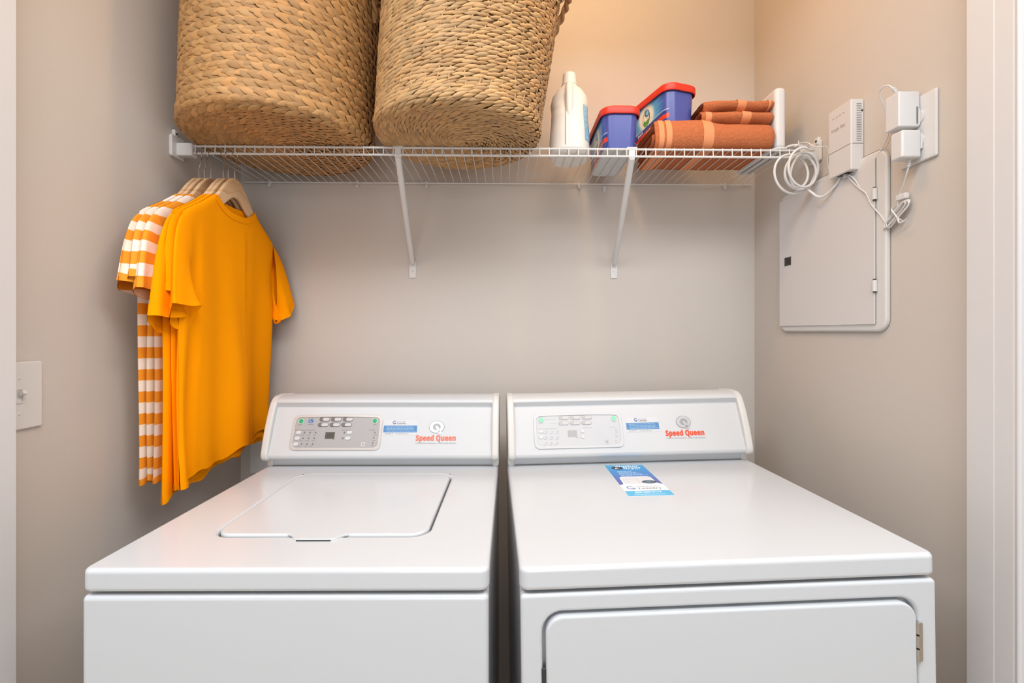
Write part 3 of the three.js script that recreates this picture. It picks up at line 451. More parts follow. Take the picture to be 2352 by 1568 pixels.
// outline of a rounded rectangle by length; t = 0 at the middle of the back, running over the left long side, the front, the right side
function roundOutline(w, d, r, t) {
  const sx = w / 2 - r, sz = d / 2 - r, q = Math.PI * r / 2, segs = [sx, q, 2 * sz, q, 2 * sx, q, 2 * sz, q, sx], tot = segs.reduce((a, b) => a + b); let s = (t % 1 + (t >= 1 && t % 1 === 0 ? 1 : 0)) * tot, i = 0; while (i < 8 && s > segs[i]) s -= segs[i++];
  const a = s / (r || 1);
  switch (i) {
    case 0: return [-s, -d / 2]; case 1: return [-sx - r * Math.sin(a), -sz - r * Math.cos(a)]; case 2: return [-w / 2, -sz + s]; case 3: return [-sx - r * Math.cos(a), sz + r * Math.sin(a)]; case 4: return [-sx + s, d / 2];
    case 5: return [sx + r * Math.sin(a), sz + r * Math.cos(a)]; case 6: return [w / 2, sz - s]; case 7: return [sx + r * Math.cos(a), -sz - r * Math.sin(a)]; default: return [sx - s, -d / 2];
  }
}
function makeTub(o) {
  const W = 0.106, D = 0.245, H = 0.114, side = (h) => 1 - 0.10 * (1 - h / H);
  part('body', loft(14, 160, (u, t) => { const h = 0.0035 + u * (H - 0.0035), k = side(h), p = roundOutline(W * k, D * (0.965 + 0.035 * h / H), 0.030, t); return [p[0], h, p[1], t, u]; }), tubBlue, o);
  const clear = phys([0.86, 0.89, 0.90], 0.35, { transmission: 0.35, thickness: 0 });
  part('clear_base', loft(8, 80, (u, t) => { const h = 0.004 - 0.004 * Math.sin(u * Math.PI / 2), q = Math.cos(u * Math.PI / 2) * 0.008 - 0.008, p = roundOutline(W * 0.905 + 2 * q, D * 0.966 + 2 * q, 0.028, t); return [p[0], h, p[1]]; }, { cap1: true }), clear, o);
  for (let i = 0; i < 3; i++) for (let j = 0; j < 5; j++) part('detergent_pod', rbox(0.027, 0.013, 0.040, 0.006).rotateY(rr(-0.14, 0.14)).translate(-0.0275 + i * 0.0275, 0.0085 + rr(0, 0.001), -0.09 + j * 0.045), (i + j) % 3 ? M.podWhite : M.podBlue, o);
  part('lid', [loft(12, 120, (u, t) => { const K = [[0, 0.1015, 0.004], [0.25, 0.1015, 0.0065], [0.3, 0.108, 0.0068], [0.8, 0.121, 0.0068], [1, 0.1245, 0.003]]; const [h, e] = spline(K, u), p = roundOutline(W + 2 * e, D + 2 * e, 0.034, t); return [p[0], h, p[1]]; }, { cap1: true })], M.lidRed, o);
}
M.podWhite = phys([0.80, 0.82, 0.83], 0.35); M.podBlue = phys([0.52, 0.60, 0.66], 0.35);
makeTub(thing('detergent_tub', 'blue detergent tub with a red lid standing on the wire shelf beside the white bottle', 'tub', [0.3445, DECK, -1.4445], 0, 'blue detergent tubs'));
makeTub(thing('detergent_tub', 'blue detergent tub with a red lid raised on top of the folded bath towel', 'tub', [0.501, DECK + 0.0845, -1.474], 0.296, 'blue detergent tubs'));

// ------------------------------------------------------------------ folded towels
// path: the cloth's course in (z, y); the cloth has a thickness and is as wide as the towel (along x)
const towelN = 90;
function towelCourse(path, x) {
  const c = new THREE.CatmullRomCurve3(path(x).map((p) => V(0, p[1], p[0])), false, 'centripetal'), pts = c.getSpacedPoints(towelN);
  return { pts, T: pts.map((p, i) => pts[Math.min(towelN, i + 1)].clone().sub(pts[Math.max(0, i - 1)]).normalize()) };
}
const towelWave = (x, k, sd, wob) => wob * (Math.sin(x * 31 * sd + k * 0.11) + 0.6 * Math.sin(x * 57 + k * 0.23 * sd)) * 0.3;
function towelGeometry(path, thick, x0, x1, wob = 0.003, ends = true, sd = 1) {
  const nx = 30, N = towelN, m = 2 * (N + 1), xs = [], rows = [];
  for (let i = 0; i < nx; i++) { const u = i / (nx - 1), x = x0 + (x1 - x0) * (ends ? 0.5 - 0.5 * Math.cos(Math.PI * (0.15 + 0.7 * u)) / Math.cos(Math.PI * 0.15) : u); xs.push(x); rows.push(towelCourse(path, x)); }
  return loft(nx, m, (u, v) => {
    const r = Math.round(u * (nx - 1)), i = Math.round(v * m) % m, k = i <= N ? i : 2 * N + 1 - i, sgn = i <= N ? 1 : -1, x = xs[r], e = Math.min(x - x0, x1 - x) / 0.007, sh = ends ? Math.sqrt(clamp(1 - Math.pow(1 - Math.min(1, e), 2), 0.15, 1)) : 1;
    const p = rows[r].pts[k], t = rows[r].T[k], h = thick / 2 * sh * sgn + towelWave(x, k, sd, wob); return [x, p.y - t.z * h, p.z + t.y * h, x, i / m * 1.3];
  });
}
function endFace(path, thick, x, flip, sd, wob) {         // closes the cloth's end with a rounded edge
  const { pts, T } = towelCourse(path, x), pos = [], uv = [], idx = [], N = towelN;
  for (let k = 0; k <= N; k++) for (const q of [1, 0.6, 0, -0.6, -1]) { const h = thick / 2 * 0.42 * q + towelWave(x, k, sd, wob); pos.push(x + flip * thick * 0.12 * (1 - q * q), pts[k].y - T[k].z * h, pts[k].z + T[k].y * h); uv.push(k / 60, q * 0.02); }
  for (let k = 0; k < N; k++) for (let j = 0; j < 4; j++) { const a = k * 5 + j; idx.push(a, a + 1, a + 6, a, a + 6, a + 5); }
  const g = new THREE.BufferGeometry(); g.setAttribute('position', new THREE.Float32BufferAttribute(pos, 3)); g.setAttribute('uv', new THREE.Float32BufferAttribute(uv, 2)); g.setIndex(idx); g.computeVertexNormals(); return g;
}
M.terry2 = M.terry.clone(); M.terry2.side = THREE.DoubleSide; M.terryBand.side = THREE.DoubleSide;
function makeTowel(o, path, thick, x0, x1, bands, wob, sd) {
  const cloth = part('cloth', [towelGeometry(path, thick, x0, x1, wob, true, sd), endFace(path, thick, x0 + 0.002, -1, sd, wob), endFace(path, thick, x1 - 0.002, 1, sd, wob)], M.terry2, o);
  for (const [a, b] of bands) part('woven_border', towelGeometry(path, thick + 0.0024, a, b, wob, false, sd), M.terryBand, o);
}
// bath towel: folded twice round, the round folds face the room, higher at its left end
const big = (x) => { const h = 0.092 - 0.013 * smooth(-0.04, 0.05, x), d = 0.008 * (1 - smooth(-0.04, 0.05, x)), f = 0.006 * smooth(-0.10, -0.175, x), b = 0.004 * Math.sin(x * 20); return [[-0.085, 0.027], [0.02, 0.028], [0.052 - f, 0.031], [0.062 - f, h * 0.5], [0.050 - f, h - 0.034 - d], [0.0, h - 0.032 - d], [-0.082, h - 0.032 - d], [-0.096, h - 0.019 - d], [-0.085, h - 0.0085 - d], [0.0, h - 0.0085 - d], [0.050 + b - f, h - 0.0095 - d * 0.9], [0.072 + b - f, h - 0.0105], [0.0925 + b - f * 2, h * 0.55], [0.086 + b - f, 0.014], [0.04, 0.0085], [-0.09, 0.0085]]; };
makeTowel(thing('bath_towel', 'large terracotta bath towel folded flat on the shelf under the small towels', 'towel', [0.6165, DECK + 0.0012, -1.407]), big, 0.0155, -0.174, 0.174, [[-0.164, -0.149], [-0.143, -0.127], [-0.036, -0.006]], 0.003, 1);
const flatFold = (h, o) => (x) => { const w = 0.003 * Math.sin(x * 40 + o), d = 0.008 * smooth(-0.05, -0.11, x); return [[-0.085, h - 0.008], [0.0, h - 0.0072 + w * 0.4], [0.060 + w, h - 0.008 - w * 0.3], [0.083 + w - d, h * 0.52], [0.070 + w, 0.0085], [0.0, 0.0072], [-0.085, 0.0072]]; };
makeTowel(thing('hand_towel', 'terracotta hand towel folded with a looped edge, middle of the towel stack', 'towel', [0.690, DECK + 0.0808, -1.408], 0.01), flatFold(0.040, 1), 0.0138, -0.108, 0.104, [[-0.098, -0.080], [0.006, 0.034]], 0.0025, 2);
makeTowel(thing('hand_towel', 'terracotta hand towel lying uppermost on the towel stack', 'towel', [0.700, DECK + 0.1215, -1.415], -0.02), flatFold(0.035, 3), 0.0128, -0.104, 0.100, [[-0.010, 0.018], [0.082, 0.088]], 0.0025, 3);

// ------------------------------------------------------------------ white upright device at the shelf's end
{
  const o = thing('modem_router', 'slim white upright network box standing at the right end of the shelf', 'router', [0.8135, DECK, -1.428], 0);
  part('case', rbox(0.033, 0.182, 0.218, 0.013, 0, 0.094, 0, 6), M.plastic, o);
  part('base', [slab(rrect(0.052, 0.225, 0.024), 0.006, 0.002).rotateX(-Math.PI / 2).translate(0, 0.0005, 0)], M.plastic, o);
  part('rubber_foot', [-1, 1].map((s) => rbox(0.004, 0.0012, 0.19, 0.0005, s * 0.012, 0.0002, 0)), M.slot, o);
}

// ------------------------------------------------------------------ hangers and shirts
const hangerProfile = (x) => { const K = [[0, 0], [0.02, -0.004], [0.05, -0.030], [0.09, -0.076], [0.15, -0.117], [0.20, -0.146], [0.225, -0.166]]; const a = Math.abs(x); let i = 0; while (i < K.length - 2 && a > K[i + 1][0]) i++; const u = clamp((a - K[i][0]) / (K[i + 1][0] - K[i][0])); return K[i][1] + (K[i + 1][1] - K[i][1]) * u; };
const HC = EYE + 0.440, HZ = -1.320;            // the middle of a hanger's wood
function makeHanger(o) {
  const up = [], lo = []; for (let i = 0; i <= 32; i++) { const x = -0.200 + 0.40 * i / 32, y = (hangerProfile(x) + hangerProfile(x - 0.006) + hangerProfile(x + 0.006)) / 3, th = 0.046 - 0.022 * smooth(0.03, 0.2, Math.abs(x)); up.push([x, y]); lo.push([x * 0.97, y - th - 0.010 * (1 - smooth(0.02, 0.1, Math.abs(x)))]); }
  const s = new THREE.Shape(); s.moveTo(...up[0]); up.slice(1).forEach((p) => s.lineTo(...p)); lo.reverse().forEach((p) => s.lineTo(...p)); s.closePath();
  const g = slab(s, 0.0105, 0.0035, 3).translate(0, 0, -0.00525); { const p = g.attributes.position, u = g.attributes.uv; for (let i = 0; i < p.count; i++) u.setXY(i, p.getX(i), p.getY(i) + Math.abs(p.getX(i)) * 0.4); }
  part('shoulder_bar', g, M.wood, o);
  part('trouser_bar', rod([-0.165, -0.158, 0], [0.165, -0.158, 0], 0.005, 12), M.wood, o);
  const R = 0.0125, pts = [[0, -0.012, 0], [0, 0.022, 0], [0.003, 0.030, 0]]; const cy = 0.069 + 0.0040 + 0.0034 + 0.0013 - R; // the hook's inside rests on the lower front rod
  for (let i = 0; i <= 14; i++) { const a = -0.95 + i / 14 * 4.1; pts.push([R * Math.cos(a) * 1.0, cy + R * Math.sin(a), 0]); }
  part('hook', tube(pts, 0.0013, 70, 8), M.chrome, o);
}
const shirtNames = [];
function makeShirt(o, { half = 0.235, hem = -0.78, droop = 0.03, cloth, cuff, fold, stripes, sleeve = [1, 1], bulge = 0.013, sleeveDrop = 0, seedv = 1, sleeveOut = 0, neckDrop = 0.106, sag = 0.062 }) {
  // local frame: x across (-x hangs towards the room), y from the hanger's middle, +z the shirt's front
  const tip = 0.213;
  const topY = (x, back) => { const p = hangerProfile(x) + 0.0065; const a = Math.abs(x) / 0.092; if (a >= 1) return p; const edge = hangerProfile(0.092) + 0.0065, mid = back ? -0.083 : -neckDrop; return mid + (edge - mid) * Math.pow(a, back ? 2.5 : 2.8); };
  const hemY = (a) => hem - droop * smooth(0.1, -1, a) + 0.006 * Math.sin(a * 9 + seedv) + 0.003 * Math.sin(a * 21 + seedv * 3) ;
  const halfAt = (v) => { const k = smooth(0.66, 1, v); return (half + 0.004 * Math.sin(v * 5 + seedv)) * (1 - k) + (tip) * k + 0.006 * (1 - v); };
  const P = (a, v, side, off = 0) => {
    const hw = halfAt(v), x = a * hw, yt = topY(a * tip, side < 0), yb = hemY(a), y = yb + (yt - yb) * v;
    const seamT = smooth(0.084, 0.099, Math.abs(x)), seamQ = clamp((v - 0.968) / 0.032), edge = Math.pow(Math.max(0, 1 - Math.pow(Math.abs(a), 14)), 0.5) * (1 - seamT + seamT * Math.sqrt(1 - 0.985 * seamQ * seamQ)), t = (0.0074 + (bulge - 0.0074) * smooth(1, 0.55, v)) * edge;
    return [x, y, side * (t + off) + fold(a, v, side) * smooth(1.0, 0.75, v), x, y];
  };
  const NX = 72, NV = 56;
  const shell = (v0, v1, off, nv) => [1, -1].map((side) => loft(nv, NX, (u, t) => P(-1 + 2 * t, v0 + (v1 - v0) * u, side, off), { closed: false }));
  part('body', [1, -1].map((side) => loft(NV, NX, (u, t) => P(-1 + 2 * t, 1 - Math.pow(1 - u, 1.7), side, 0), { closed: false })), cloth, o);
  part('hem', shell(0.0, 0.024, 0.0011, 4), cuff || cloth, o);
  // collar rib along the neck opening
  part('collar', [1, -1].map((side) => loft(4, 40, (u, t) => { const x = (-1 + 2 * t) * 0.0915, yt = topY(x, side < 0), d = 0.019 * (u - 0.06), slope = Math.abs(x) / 0.0915; const a = x / tip; const v = 1 - (d) / (yt - hemY(a)); const p = P(a, clamp(v, 0, 1), side, 0.0012 + 0.0006 * Math.sin(u * Math.PI)); return [x * (1 + (side > 0 ? 0.10 : 0.05) * u * slope), p[1], p[2], x, p[1]]; }, { closed: false })), cuff && !stripes ? cuff : cloth, o);
  // sleeves: from the armhole on the body's edge to an open hem
  for (const s of [-1, 1]) {
    const k = s < 0 ? sleeve[0] : sleeve[1];
    const near = s < 0;
    const start = (t) => { const b = t * Math.PI * 2, q = 0.5 - 0.5 * Math.cos(b), front = Math.sin(b); // q: 0 at the shoulder tip, 1 at the armpit
      const y = -0.152 - 0.20 * q, x = s * (tip - 0.006 - 0.016 * Math.sin(Math.PI * q) + 0.026 * q); return [x, y, front * (0.0125 + 0.004 * Math.sin(Math.PI * q))]; };
    const Ho = near ? [-0.285 - sleeveOut, -0.375 + sleeveDrop, 0.022] : [0.282, -0.345, 0.030], Hi = near ? [-0.192 - sleeveOut * 0.4, -0.370 + sleeveDrop, 0.030] : [0.226, -0.400, 0.020];
    const end = (t) => { const b = t * Math.PI * 2, q = 0.5 - 0.5 * Math.cos(b), front = Math.sin(b); const ripple = 0.006 * Math.sin(q * 9 + seedv);
      const sagF = -0.006 * Math.sin(Math.PI * q), sagB = near ? -sag : -0.03; const y = Ho[1] + (Hi[1] - Ho[1]) * q + (front > 0 ? sagF : sagB) * Math.abs(front) , x = Ho[0] + (Hi[0] - Ho[0]) * q + (front < 0 && near ? 0.012 * Math.abs(front) : 0);
      return [x, y, Ho[2] + (Hi[2] - Ho[2]) * q + front * (front > 0 ? 0.017 : 0.020) * k + ripple * (front > 0 ? 1 : 0.3)]; };
    const S = (u, t) => { const A = start(t), B = end(t), m = Math.sin(Math.PI * u), e = u; const b = t * Math.PI * 2; const out = 0.010 * m; return [A[0] + (B[0] - A[0]) * e + s * 0.018 * Math.sin(Math.PI * Math.pow(u, 0.6)) * (0.5 + 0.5 * Math.cos(b)), A[1] + (B[1] - A[1]) * e + 0.010 * m * (0.5 + 0.5 * Math.cos(b)), A[2] + (B[2] - A[2]) * e + 0.0045 * Math.sin(t * 25 + seedv * 2) * u, b * 0.05, (A[1] + (B[1] - A[1]) * e)]; };
    part('sleeve', loft(24, 56, (u, t) => S(u, t)), cloth, o);
    part('sleeve_hem', loft(4, 56, (u, t) => { const p = S(0.91 + 0.092 * u, t), f = Math.sin(t * Math.PI * 2); return [p[0] - Math.cos(t * Math.PI * 2) * -s * 0.001, p[1], p[2] + Math.sign(f) * 0.0012 * Math.min(1, Math.abs(f) * 3), p[3], p[4]]; }), cuff || cloth, o);
  }
}
const hangerX = [-0.873, -0.857, -0.839, -0.804, -0.790, -0.771];
const hangerLabels = [
  'wooden hanger nearest the left wall, holding an orange and white striped shirt', 'wooden hanger second from the left wall, inside the middle striped shirt',
  'wooden hanger holding the striped shirt next to the plain orange shirts', 'wooden hanger holding the plain orange shirt behind the foremost one',
  'wooden hanger second from the front, half hidden behind the foremost hanger', 'wooden hanger foremost of the row, its whole shoulder curve above the front orange shirt'];
hangerX.forEach((x, i) => { const o = thing('clothes_hanger', hangerLabels[i], 'hanger', [x, HC, HZ], Math.PI / 2 + [0.02, -0.02, 0.01, 0.015, -0.02, 0][i], 'wooden clothes hangers on the shelf rod'); makeHanger(o); });
const foldFront = (a, v, side) => { const d = 1 - v; return 0.010 * Math.pow(d, 0.8) * Math.sin(a * 5.2 + 1.0) + 0.0055 * d * Math.sin(a * 13 + 2.0 + v * 2) - 0.034 * Math.pow(d, 0.7) * smooth(0.14, 0.24, a) - 0.012 * Math.pow(d, 0.5) * (smooth(-0.70, -0.78, a) - smooth(-0.82, -0.92, a)) + (side > 0 ? 0.004 : 0) * Math.sin(v * 7 + a * 4); };
const foldMid = (a, v, side) => { const d = 1 - v; return 0.009 * d * Math.sin(a * 5.0 + 1.2) + 0.004 * d * Math.sin(a * 12 + 1) - 0.020 * d * smooth(0.16, 0.30, a); };
const foldBack = (a, v, side) => { const d = 1 - v; return 0.007 * d * Math.sin(a * 6 + 2.2) + 0.003 * d * Math.sin(a * 15) - 0.008 * d * smooth(-0.7, -0.5, a); };
makeShirt(thing('t_shirt', 'plain orange T-shirt hanging foremost, its round collar in full view', 't-shirt', [hangerX[5], HC, HZ], Math.PI / 2, 'hanging shirts'), { hem: -0.772, droop: 0.034, cloth: M.orange, fold: foldFront, seedv: 1 });
makeShirt(thing('t_shirt', 'plain orange T-shirt half hidden behind the foremost one, its longer hem showing below', 't-shirt', [hangerX[3] + 0.002, HC, HZ], Math.PI / 2 + 0.015, 'hanging shirts'), { hem: -0.806, droop: 0.030, half: 0.246, cloth: M.orange, sag: 0.042, fold: foldMid, seedv: 2.4, sleeveDrop: -0.028, sleeveOut: 0.026, bulge: 0.010 });
makeShirt(thing('t_shirt', 'plain orange T-shirt squeezed between the other two orange ones', 't-shirt', [hangerX[4] + 0.001, HC, HZ], Math.PI / 2, 'hanging shirts'), { hem: -0.792, droop: 0.030, half: 0.226, cloth: M.orange, fold: foldMid, seedv: 5.2, sleeve: [0.35, 0.35], sleeveOut: -0.010, sleeveDrop: 0.03, bulge: 0.0085, neckDrop: 0.098 });
makeShirt(thing('t_shirt', 'orange and white striped shirt directly behind the plain orange shirts', 't-shirt', [hangerX[2], HC, HZ], Math.PI / 2 + 0.01, 'hanging shirts'), { hem: -0.790, droop: 0.018, half: 0.214, cloth: M.striped, cuff: M.stripedCuff, stripes: true, sag: 0.028, fold: foldBack, seedv: 3.1, sleeveDrop: 0.035, sleeveOut: 0.012, bulge: 0.008 });
makeShirt(thing('t_shirt', 'orange and white striped shirt in the middle of the three striped ones', 't-shirt', [hangerX[1], HC, HZ], Math.PI / 2, 'hanging shirts'), { hem: -0.784, droop: 0.010, half: 0.206, cloth: M.striped, cuff: M.stripedCuff, stripes: true, sag: 0.028, fold: foldBack, seedv: 6.1, sleeve: [0.35, 0.35], sleeveDrop: 0.06, sleeveOut: 0.004, bulge: 0.0075, neckDrop: 0.098 });
makeShirt(thing('t_shirt', 'orange and white striped shirt hanging nearest the left wall', 't-shirt', [hangerX[0], HC, HZ], Math.PI / 2, 'hanging shirts'), { hem: -0.800, droop: 0.012, half: 0.214, cloth: M.striped, cuff: M.stripedCuff, stripes: true, sag: 0.028, fold: foldBack, seedv: 4.4, sleeveDrop: 0.050, sleeveOut: 0.016, bulge: 0.008 });

// ------------------------------------------------------------------ light switch, outlet behind the washer
{
  const o = thing('light_switch', 'white toggle light switch plate on the left wall', 'switch', [XL + 0.0003, EYE - 0.123, -0.889], Math.PI / 2);
  const p = slab(rrect(0.090, 0.131, 0.005), 0.0065, 0.003, 4); part('plate', p, M.plate, o);
  part('toggle_frame', [slab((() => { const f = rrect(0.0135, 0.028, 0.001); f.holes.push(rrect(0.0098, 0.0235, 0.001, true)); return f; })(), 0.0022, 0.0004, 1).translate(0, 0, 0.006)], M.plate, o);
  part('toggle', rbox(0.0075, 0.009, 0.019, 0.002).rotateX(-0.5).translate(0, 0.004, 0.010), M.plate, o);
  for (const s of [-1, 1]) part('screw', new THREE.SphereGeometry(0.0032, 12, 6).scale(1, 1, 0.45).translate(0, s * 0.034, 0.0064), M.plate, o);
}
{
  const o = thing('outlet_plate', 'plain wall plate low on the back wall behind the washing machine', 'outlet', [-0.862, EYE - 0.4435, BACK + 0.0003]);
  part('plate', slab(rrect(0.075, 0.062 + 0.055, 0.004), 0.006, 0.0025, 3), M.plate, o);
  for (const s of [-1, 1]) part('socket', slab(rrect(0.028, 0.026, 0.01), 0.002, 0.0005, 1).translate(0, s * 0.02, 0.0055), M.plastic, o);
}

// ------------------------------------------------------------------ right wall: access panel
const onRight = (D, h) => [XR - 0.0003, EYE + h, -D];        // local +x points towards the room, local +z out of the wall
{
  const d0 = 1.0525, d1 = 1.4695, h0 = 0.0, h1 = 0.4385, w = d1 - d0, h = h1 - h0;
  const o = thing('access_panel', 'white metal access panel with a hinged door and small black latch', 'panel', onRight((d0 + d1) / 2, (h0 + h1) / 2), -Math.PI / 2);
  part('frame', slab(rrect(w, h, 0.032), 0.010, 0.0075, 6, 10), M.plate, o);
  const dw = 0.379, dh = 0.402, cx = (d0 + d1) / 2 - (1.0835 + dw / 2), cy = 0.0185 + dh / 2 - h / 2;
  const door = part('door', slab(rrect(dw, dh, 0.002), 0.0048, 0.0008, 2).translate(cx, cy, 0.0094), phys([0.68, 0.66, 0.655], 0.4), o);
  part('latch', [box(0.031, 0.026, 0.0016, cx - dw / 2 + 0.0445, 0.222 - h / 2, 0.0146)], M.dark, door);
  part('latch_finger', [rbox(0.012, 0.013, 0.003, 0.001, cx - dw / 2 + 0.047, 0.2225 - h / 2, 0.0156)], mat([0.012, 0.012, 0.012], 0.4), door);
  part('door_seam', box(0.0009, dh, 0.004, cx + dw / 2 + 0.0004, cy, 0.0096), M.slot, o);
  for (const y of [0.333, 0.1115]) { const hg = part('hinge', new THREE.CylinderGeometry(0.0052, 0.0052, 0.027, 16).translate(cx + dw / 2 + 0.001, y - h / 2, 0.0145), M.plate, o); part('hinge_pin', [-1, 1].map((s) => new THREE.CylinderGeometry(0.0036, 0.0036, 0.003, 12).translate(cx + dw / 2 + 0.001, y - h / 2 + s * 0.0148, 0.0145)), M.dark, hg); }
}
// ------------------------------------------------------------------ network terminal
{
  const d0 = 1.132, d1 = 1.212, h0 = 0.410, h1 = 0.588, w = d1 - d0, h = h1 - h0, T = 0.0335;
  const o = thing('network_terminal', 'white wall-mounted network terminal box with printed name and side vents', 'network box', onRight((d0 + d1) / 2, (h0 + h1) / 2), -Math.PI / 2);
  const c = part('case', rbox(w, h, T, 0.0025, 0, 0, T / 2 + 0.0005), M.plasticWarm, o);
  part('seam', [box(w - 0.003, 0.0012, 0.0006, 0, -h / 2 + 0.066, T + 0.0006), box(0.0006, 0.0012, T - 0.006, w / 2 + 0.0002, -h / 2 + 0.066, T / 2)], M.slot, c);
  for (let i = 0; i < 22; i++) part('vent_slot', box(0.0006, 0.0013, 0.0125, w / 2 + 0.0002, h / 2 - 0.012 - i * 0.0044, 0.0135), M.slot, c);
  part('port', box(0.0008, 0.005, 0.004, w / 2 + 0.0003, h / 2 - 0.029, 0.0055), M.dark, c);
  part('lettering', lettering('Google Fiber', 0.0078, 0.050, fontThin, 0.0004).translate(-0.028, 0.030, T + 0.0005), mat([0.33, 0.30, 0.30], 0.6), c);
  part('indicator', [-0.021, -0.009, 0.003, 0.015].map((x) => rbox(0.007, 0.0022, 0.0008, 0.0003, x, 0.0655, T + 0.0006)), mat([0.42, 0.39, 0.38], 0.6), c);
  part('port_bay', box(0.040, 0.001, 0.016, 0.002, -h / 2 - 0.0002, T / 2 + 0.004), M.dark, c);
  part('plug', [rbox(0.011, 0.012, 0.008, 0.0015, 0.004, -h / 2 - 0.004, T / 2 + 0.004)], phys([0.7, 0.7, 0.72], 0.25, { transmission: 0.4, thickness: 0 }), c);
}
// ------------------------------------------------------------------ outlet with two power adapters
const pt = (x, y, D) => V(x, EYE + y, -D);
{
  const d0 = 0.934, d1 = 1.022, h0 = 0.3690, h1 = 0.512, w = d1 - d0, h = h1 - h0;
  const o = thing('outlet_plate', 'white outlet plate on the right wall behind two power adapters', 'outlet', onRight((d0 + d1) / 2, (h0 + h1) / 2), -Math.PI / 2);
  part('plate', slab(rrect(w, h, 0.004), 0.0062, 0.003, 4), M.plastic, o);
  for (const s of [-1, 1]) part('socket', slab(rrect(0.034, 0.029, 0.013), 0.0035, 0.0008, 2).translate(0, s * 0.026, 0.0058), M.plastic, o);
}
function ribs(a, b, n, r, rad = 10) { const g = []; for (let i = 0; i < n; i++) { const t = (i + 0.5) / n, p = a.clone().lerp(b, t), q = b.clone().sub(a).normalize(); const c = new THREE.TorusGeometry(r, r * 0.42, 6, rad); c.applyQuaternion(new THREE.Quaternion().setFromUnitVectors(V(0, 0, 1), q)); g.push(c.translate(p.x, p.y, p.z)); } g.push(rod(a.toArray(), b.toArray(), r * 0.9, 10)); return g; }
{
  const o = thing('power_adapter', 'larger white power adapter in the upper socket, its cord looping out of the top', 'adapter', [0, 0, 0], 0, 'power adapters on the right wall');
  part('body', rbox(0.0465, 0.077, 0.036, 0.003, 0.8795, EYE + 0.4835, -0.9885, 4), M.plastic, o);
  part('plug', rbox(0.004, 0.036, 0.026, 0.0015, 0.9007, EYE + 0.466, -0.982), M.plastic, o);
  part('rating_mark', [rbox(0.004, 0.030, 0.0006, 0.0002, 0.8965, EYE + 0.470, -0.9703), ...[0.487, 0.453].map((y) => box(0.0035, 0.003, 0.0007, 0.8965, EYE + y, -0.9702))], M.slot, o);
  part('strain_relief', ribs(pt(0.872, 0.521, 0.9885), pt(0.866, 0.5415, 0.996), 6, 0.0032), M.cord, o);
  part('cord', tube([pt(0.866, 0.5405, 0.996), pt(0.861, 0.552, 1.004), pt(0.858, 0.553, 1.017), pt(0.862, 0.543, 1.028), pt(0.880, 0.51, 1.034), pt(0.896, 0.47, 1.042), pt(0.9, 0.445, 1.06), pt(0.9, 0.418, 1.085), pt(0.9, 0.385, 1.105), pt(0.899, 0.362, 1.116), pt(0.899, 0.352, 1.118), pt(0.897, 0.350, 1.124), pt(0.893, 0.366, 1.128), pt(0.890, 0.389, 1.140), pt(0.889, 0.404, 1.156)], 0.0016, 110, 7), M.cord, o);
}
{
  const o = thing('power_adapter', 'smaller white power adapter in the lower socket, its cord tied in a bundle below', 'adapter', [0, 0, 0], 0, 'power adapters on the right wall');
  part('body', rbox(0.0425, 0.060, 0.031, 0.0045, 0.879, EYE + 0.406, -0.9795, 4), M.plastic, o);
  part('plug', rbox(0.004, 0.034, 0.024, 0.0015, 0.9007, EYE + 0.412, -0.975), M.plastic, o);
  part('strain_relief', ribs(pt(0.886, 0.377, 0.978), pt(0.886, 0.360, 0.980), 4, 0.0029), M.cord, o);
  part('cord', tube([pt(0.886, 0.361, 0.980), pt(0.886, 0.350, 0.984), pt(0.892, 0.328, 1.0), pt(0.897, 0.315, 1.013), pt(0.899, 0.296, 1.021), pt(0.9, 0.282, 1.023)], 0.0016, 40, 7), M.cord, o);
  // tied bundle: long loops slanting up towards the room
  const g = [], cD = 1.027, cY = 0.270, ax = V(0, 0.62, 0.785).normalize(), bx = V(0, 0.785, -0.62).normalize();
  for (let i = 0; i < 6; i++) { const pts = [], L = 0.038 + 0.003 * Math.sin(i * 2.3), B = 0.005 + 0.0024 * i, sh = (i - 2.5) * 0.0012; for (let j = 0; j < 26; j++) { const a = j / 26 * Math.PI * 2, k = Math.cos(a), pinch = 0.55 + 0.45 * k * k; const p = ax.clone().multiplyScalar(L * k + sh).add(bx.clone().multiplyScalar(B * Math.sin(a) * pinch - 0.001 * i)); pts.push(V(0.9005 - 0.0022 * (i % 3) - 0.0012 * Math.sin(a * 2 + i), EYE + cY + p.y, -cD + p.z)); } g.push(tube(pts, 0.0015, 70, 6, true)); }
  part('cord_bundle', g, M.cord, o);
  part('twist_tie', [tube([pt(0.905, cY - 0.019, cD - 0.012), pt(0.895, cY - 0.012, cD - 0.010), pt(0.8935, cY, cD - 0.002), pt(0.895, cY + 0.012, cD + 0.007), pt(0.904, cY + 0.018, cD + 0.012)], 0.0018, 30, 6), tube([pt(0.895, cY - 0.013, cD - 0.010), pt(0.892, cY - 0.024, cD - 0.017), pt(0.894, cY - 0.022, cD - 0.028), pt(0.894, cY - 0.019, cD - 0.037)], 0.0018, 24, 6)], M.cord, o);
  part('label_flag', rbox(0.010, 0.013, 0.026, 0.002, 0.899, EYE + 0.3045, -1.010), M.plastic, o);
  part('cord', tube([pt(0.900, cY - 0.018, cD + 0.026), pt(0.898, 0.277, 1.068), pt(0.894, 0.309, 1.090), pt(0.893, 0.340, 1.105), pt(0.893, 0.358, 1.124), pt(0.893, 0.376, 1.142), pt(0.892, 0.394, 1.156), pt(0.891, 0.405, 1.163)], 0.0018, 60, 7), M.cord, o);
}
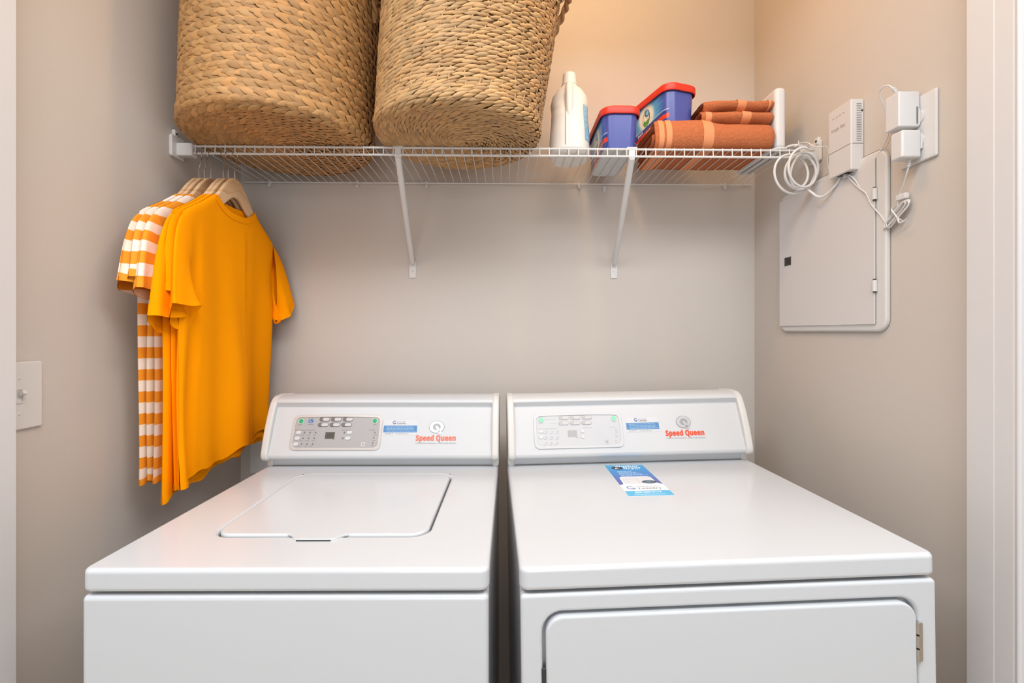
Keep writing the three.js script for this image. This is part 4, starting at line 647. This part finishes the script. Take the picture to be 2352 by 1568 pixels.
{ // coil of network cable hung on the shelf's end
  const o = thing('network_cable', 'thick white network cable coiled in loops at the right shelf end', 'cable', [0, 0, 0]);
  const c = pt(0.842, 0.458, 1.285), coil = [], R = 0.0035;
  for (let i = 0; i <= 150; i++) { const a = Math.PI * 0.45 + i / 150 * Math.PI * 2 * 4.6, k = Math.floor((a + Math.PI) / (2 * Math.PI)), lx = [-0.012, 0.010, -0.006, 0.014, 0.004, 0.0][k % 6], ph = a / (2 * Math.PI), rx = 0.044 + 0.005 * Math.sin(ph * 2.4 + 1), ry = 0.050 + 0.004 * Math.cos(ph * 1.7);
    const wx = (-0.012 * Math.cos(ph * 2.1) + 0.010 * Math.sin(ph * 3.3)); coil.push(V(c.x + rx * Math.cos(a) + wx, c.y + ry * Math.sin(a) + 0.004 * Math.sin(ph * 2.9), c.z + 0.012 * Math.sin(a * 0.5 + 0.4) - (i / 150 - 0.5) * 0.03 + 0.004 * Math.sin(a))); }
  coil.push(pt(0.868, 0.395, 1.270), pt(0.8755, 0.378, 1.255), pt(0.882, 0.374, 1.240), pt(0.888, 0.383, 1.222), pt(0.893, 0.400, 1.200), pt(0.893, 0.418, 1.185));
  part('coil', tube(coil, R, 520, 9), M.cord, o);
  const f = (dx, dy, dz) => [V(c.x + dx, c.y + dy, c.z + dz)];
  part('upper_run', tube([pt(0.828, 0.5415, 1.335), pt(0.838, 0.545, 1.322), pt(0.850, 0.542, 1.306), pt(0.858, 0.528, 1.296), pt(0.852, 0.505, 1.290)], R, 40, 9), M.cord, o);
}
{
  const o = thing('fiber_cable', 'thin white wire running from the shelf end to the network box', 'cable', [0, 0, 0]);
  part('wire', tube([pt(0.845, 0.541, 1.33), pt(0.856, 0.5455, 1.305), pt(0.863, 0.540, 1.282), pt(0.870, 0.522, 1.262), pt(0.879, 0.512, 1.243), pt(0.884, 0.506, 1.228), pt(0.885, 0.487, 1.224), pt(0.886, 0.461, 1.228), pt(0.889, 0.435, 1.222), pt(0.893, 0.419, 1.207), pt(0.895, 0.413, 1.19)], 0.0016, 80, 7), M.cord, o);
  part('wire_slack', [tube([pt(0.838, 0.5345, 1.300), pt(0.853, 0.537, 1.290), pt(0.868, 0.530, 1.298), pt(0.884, 0.528, 1.302), pt(0.899, 0.527, 1.303)], 0.0013, 30, 6), tube([pt(0.843, 0.5385, 1.300), pt(0.858, 0.533, 1.288), pt(0.871, 0.534, 1.292), pt(0.888, 0.532, 1.300), pt(0.9, 0.530, 1.302)], 0.0013, 30, 6), tube([pt(0.846, 0.548, 1.290), pt(0.842, 0.536, 1.284), pt(0.856, 0.518, 1.286), pt(0.866, 0.527, 1.296)], 0.0013, 30, 6)], M.cord, o);
}

renderer.render(scene, camera);
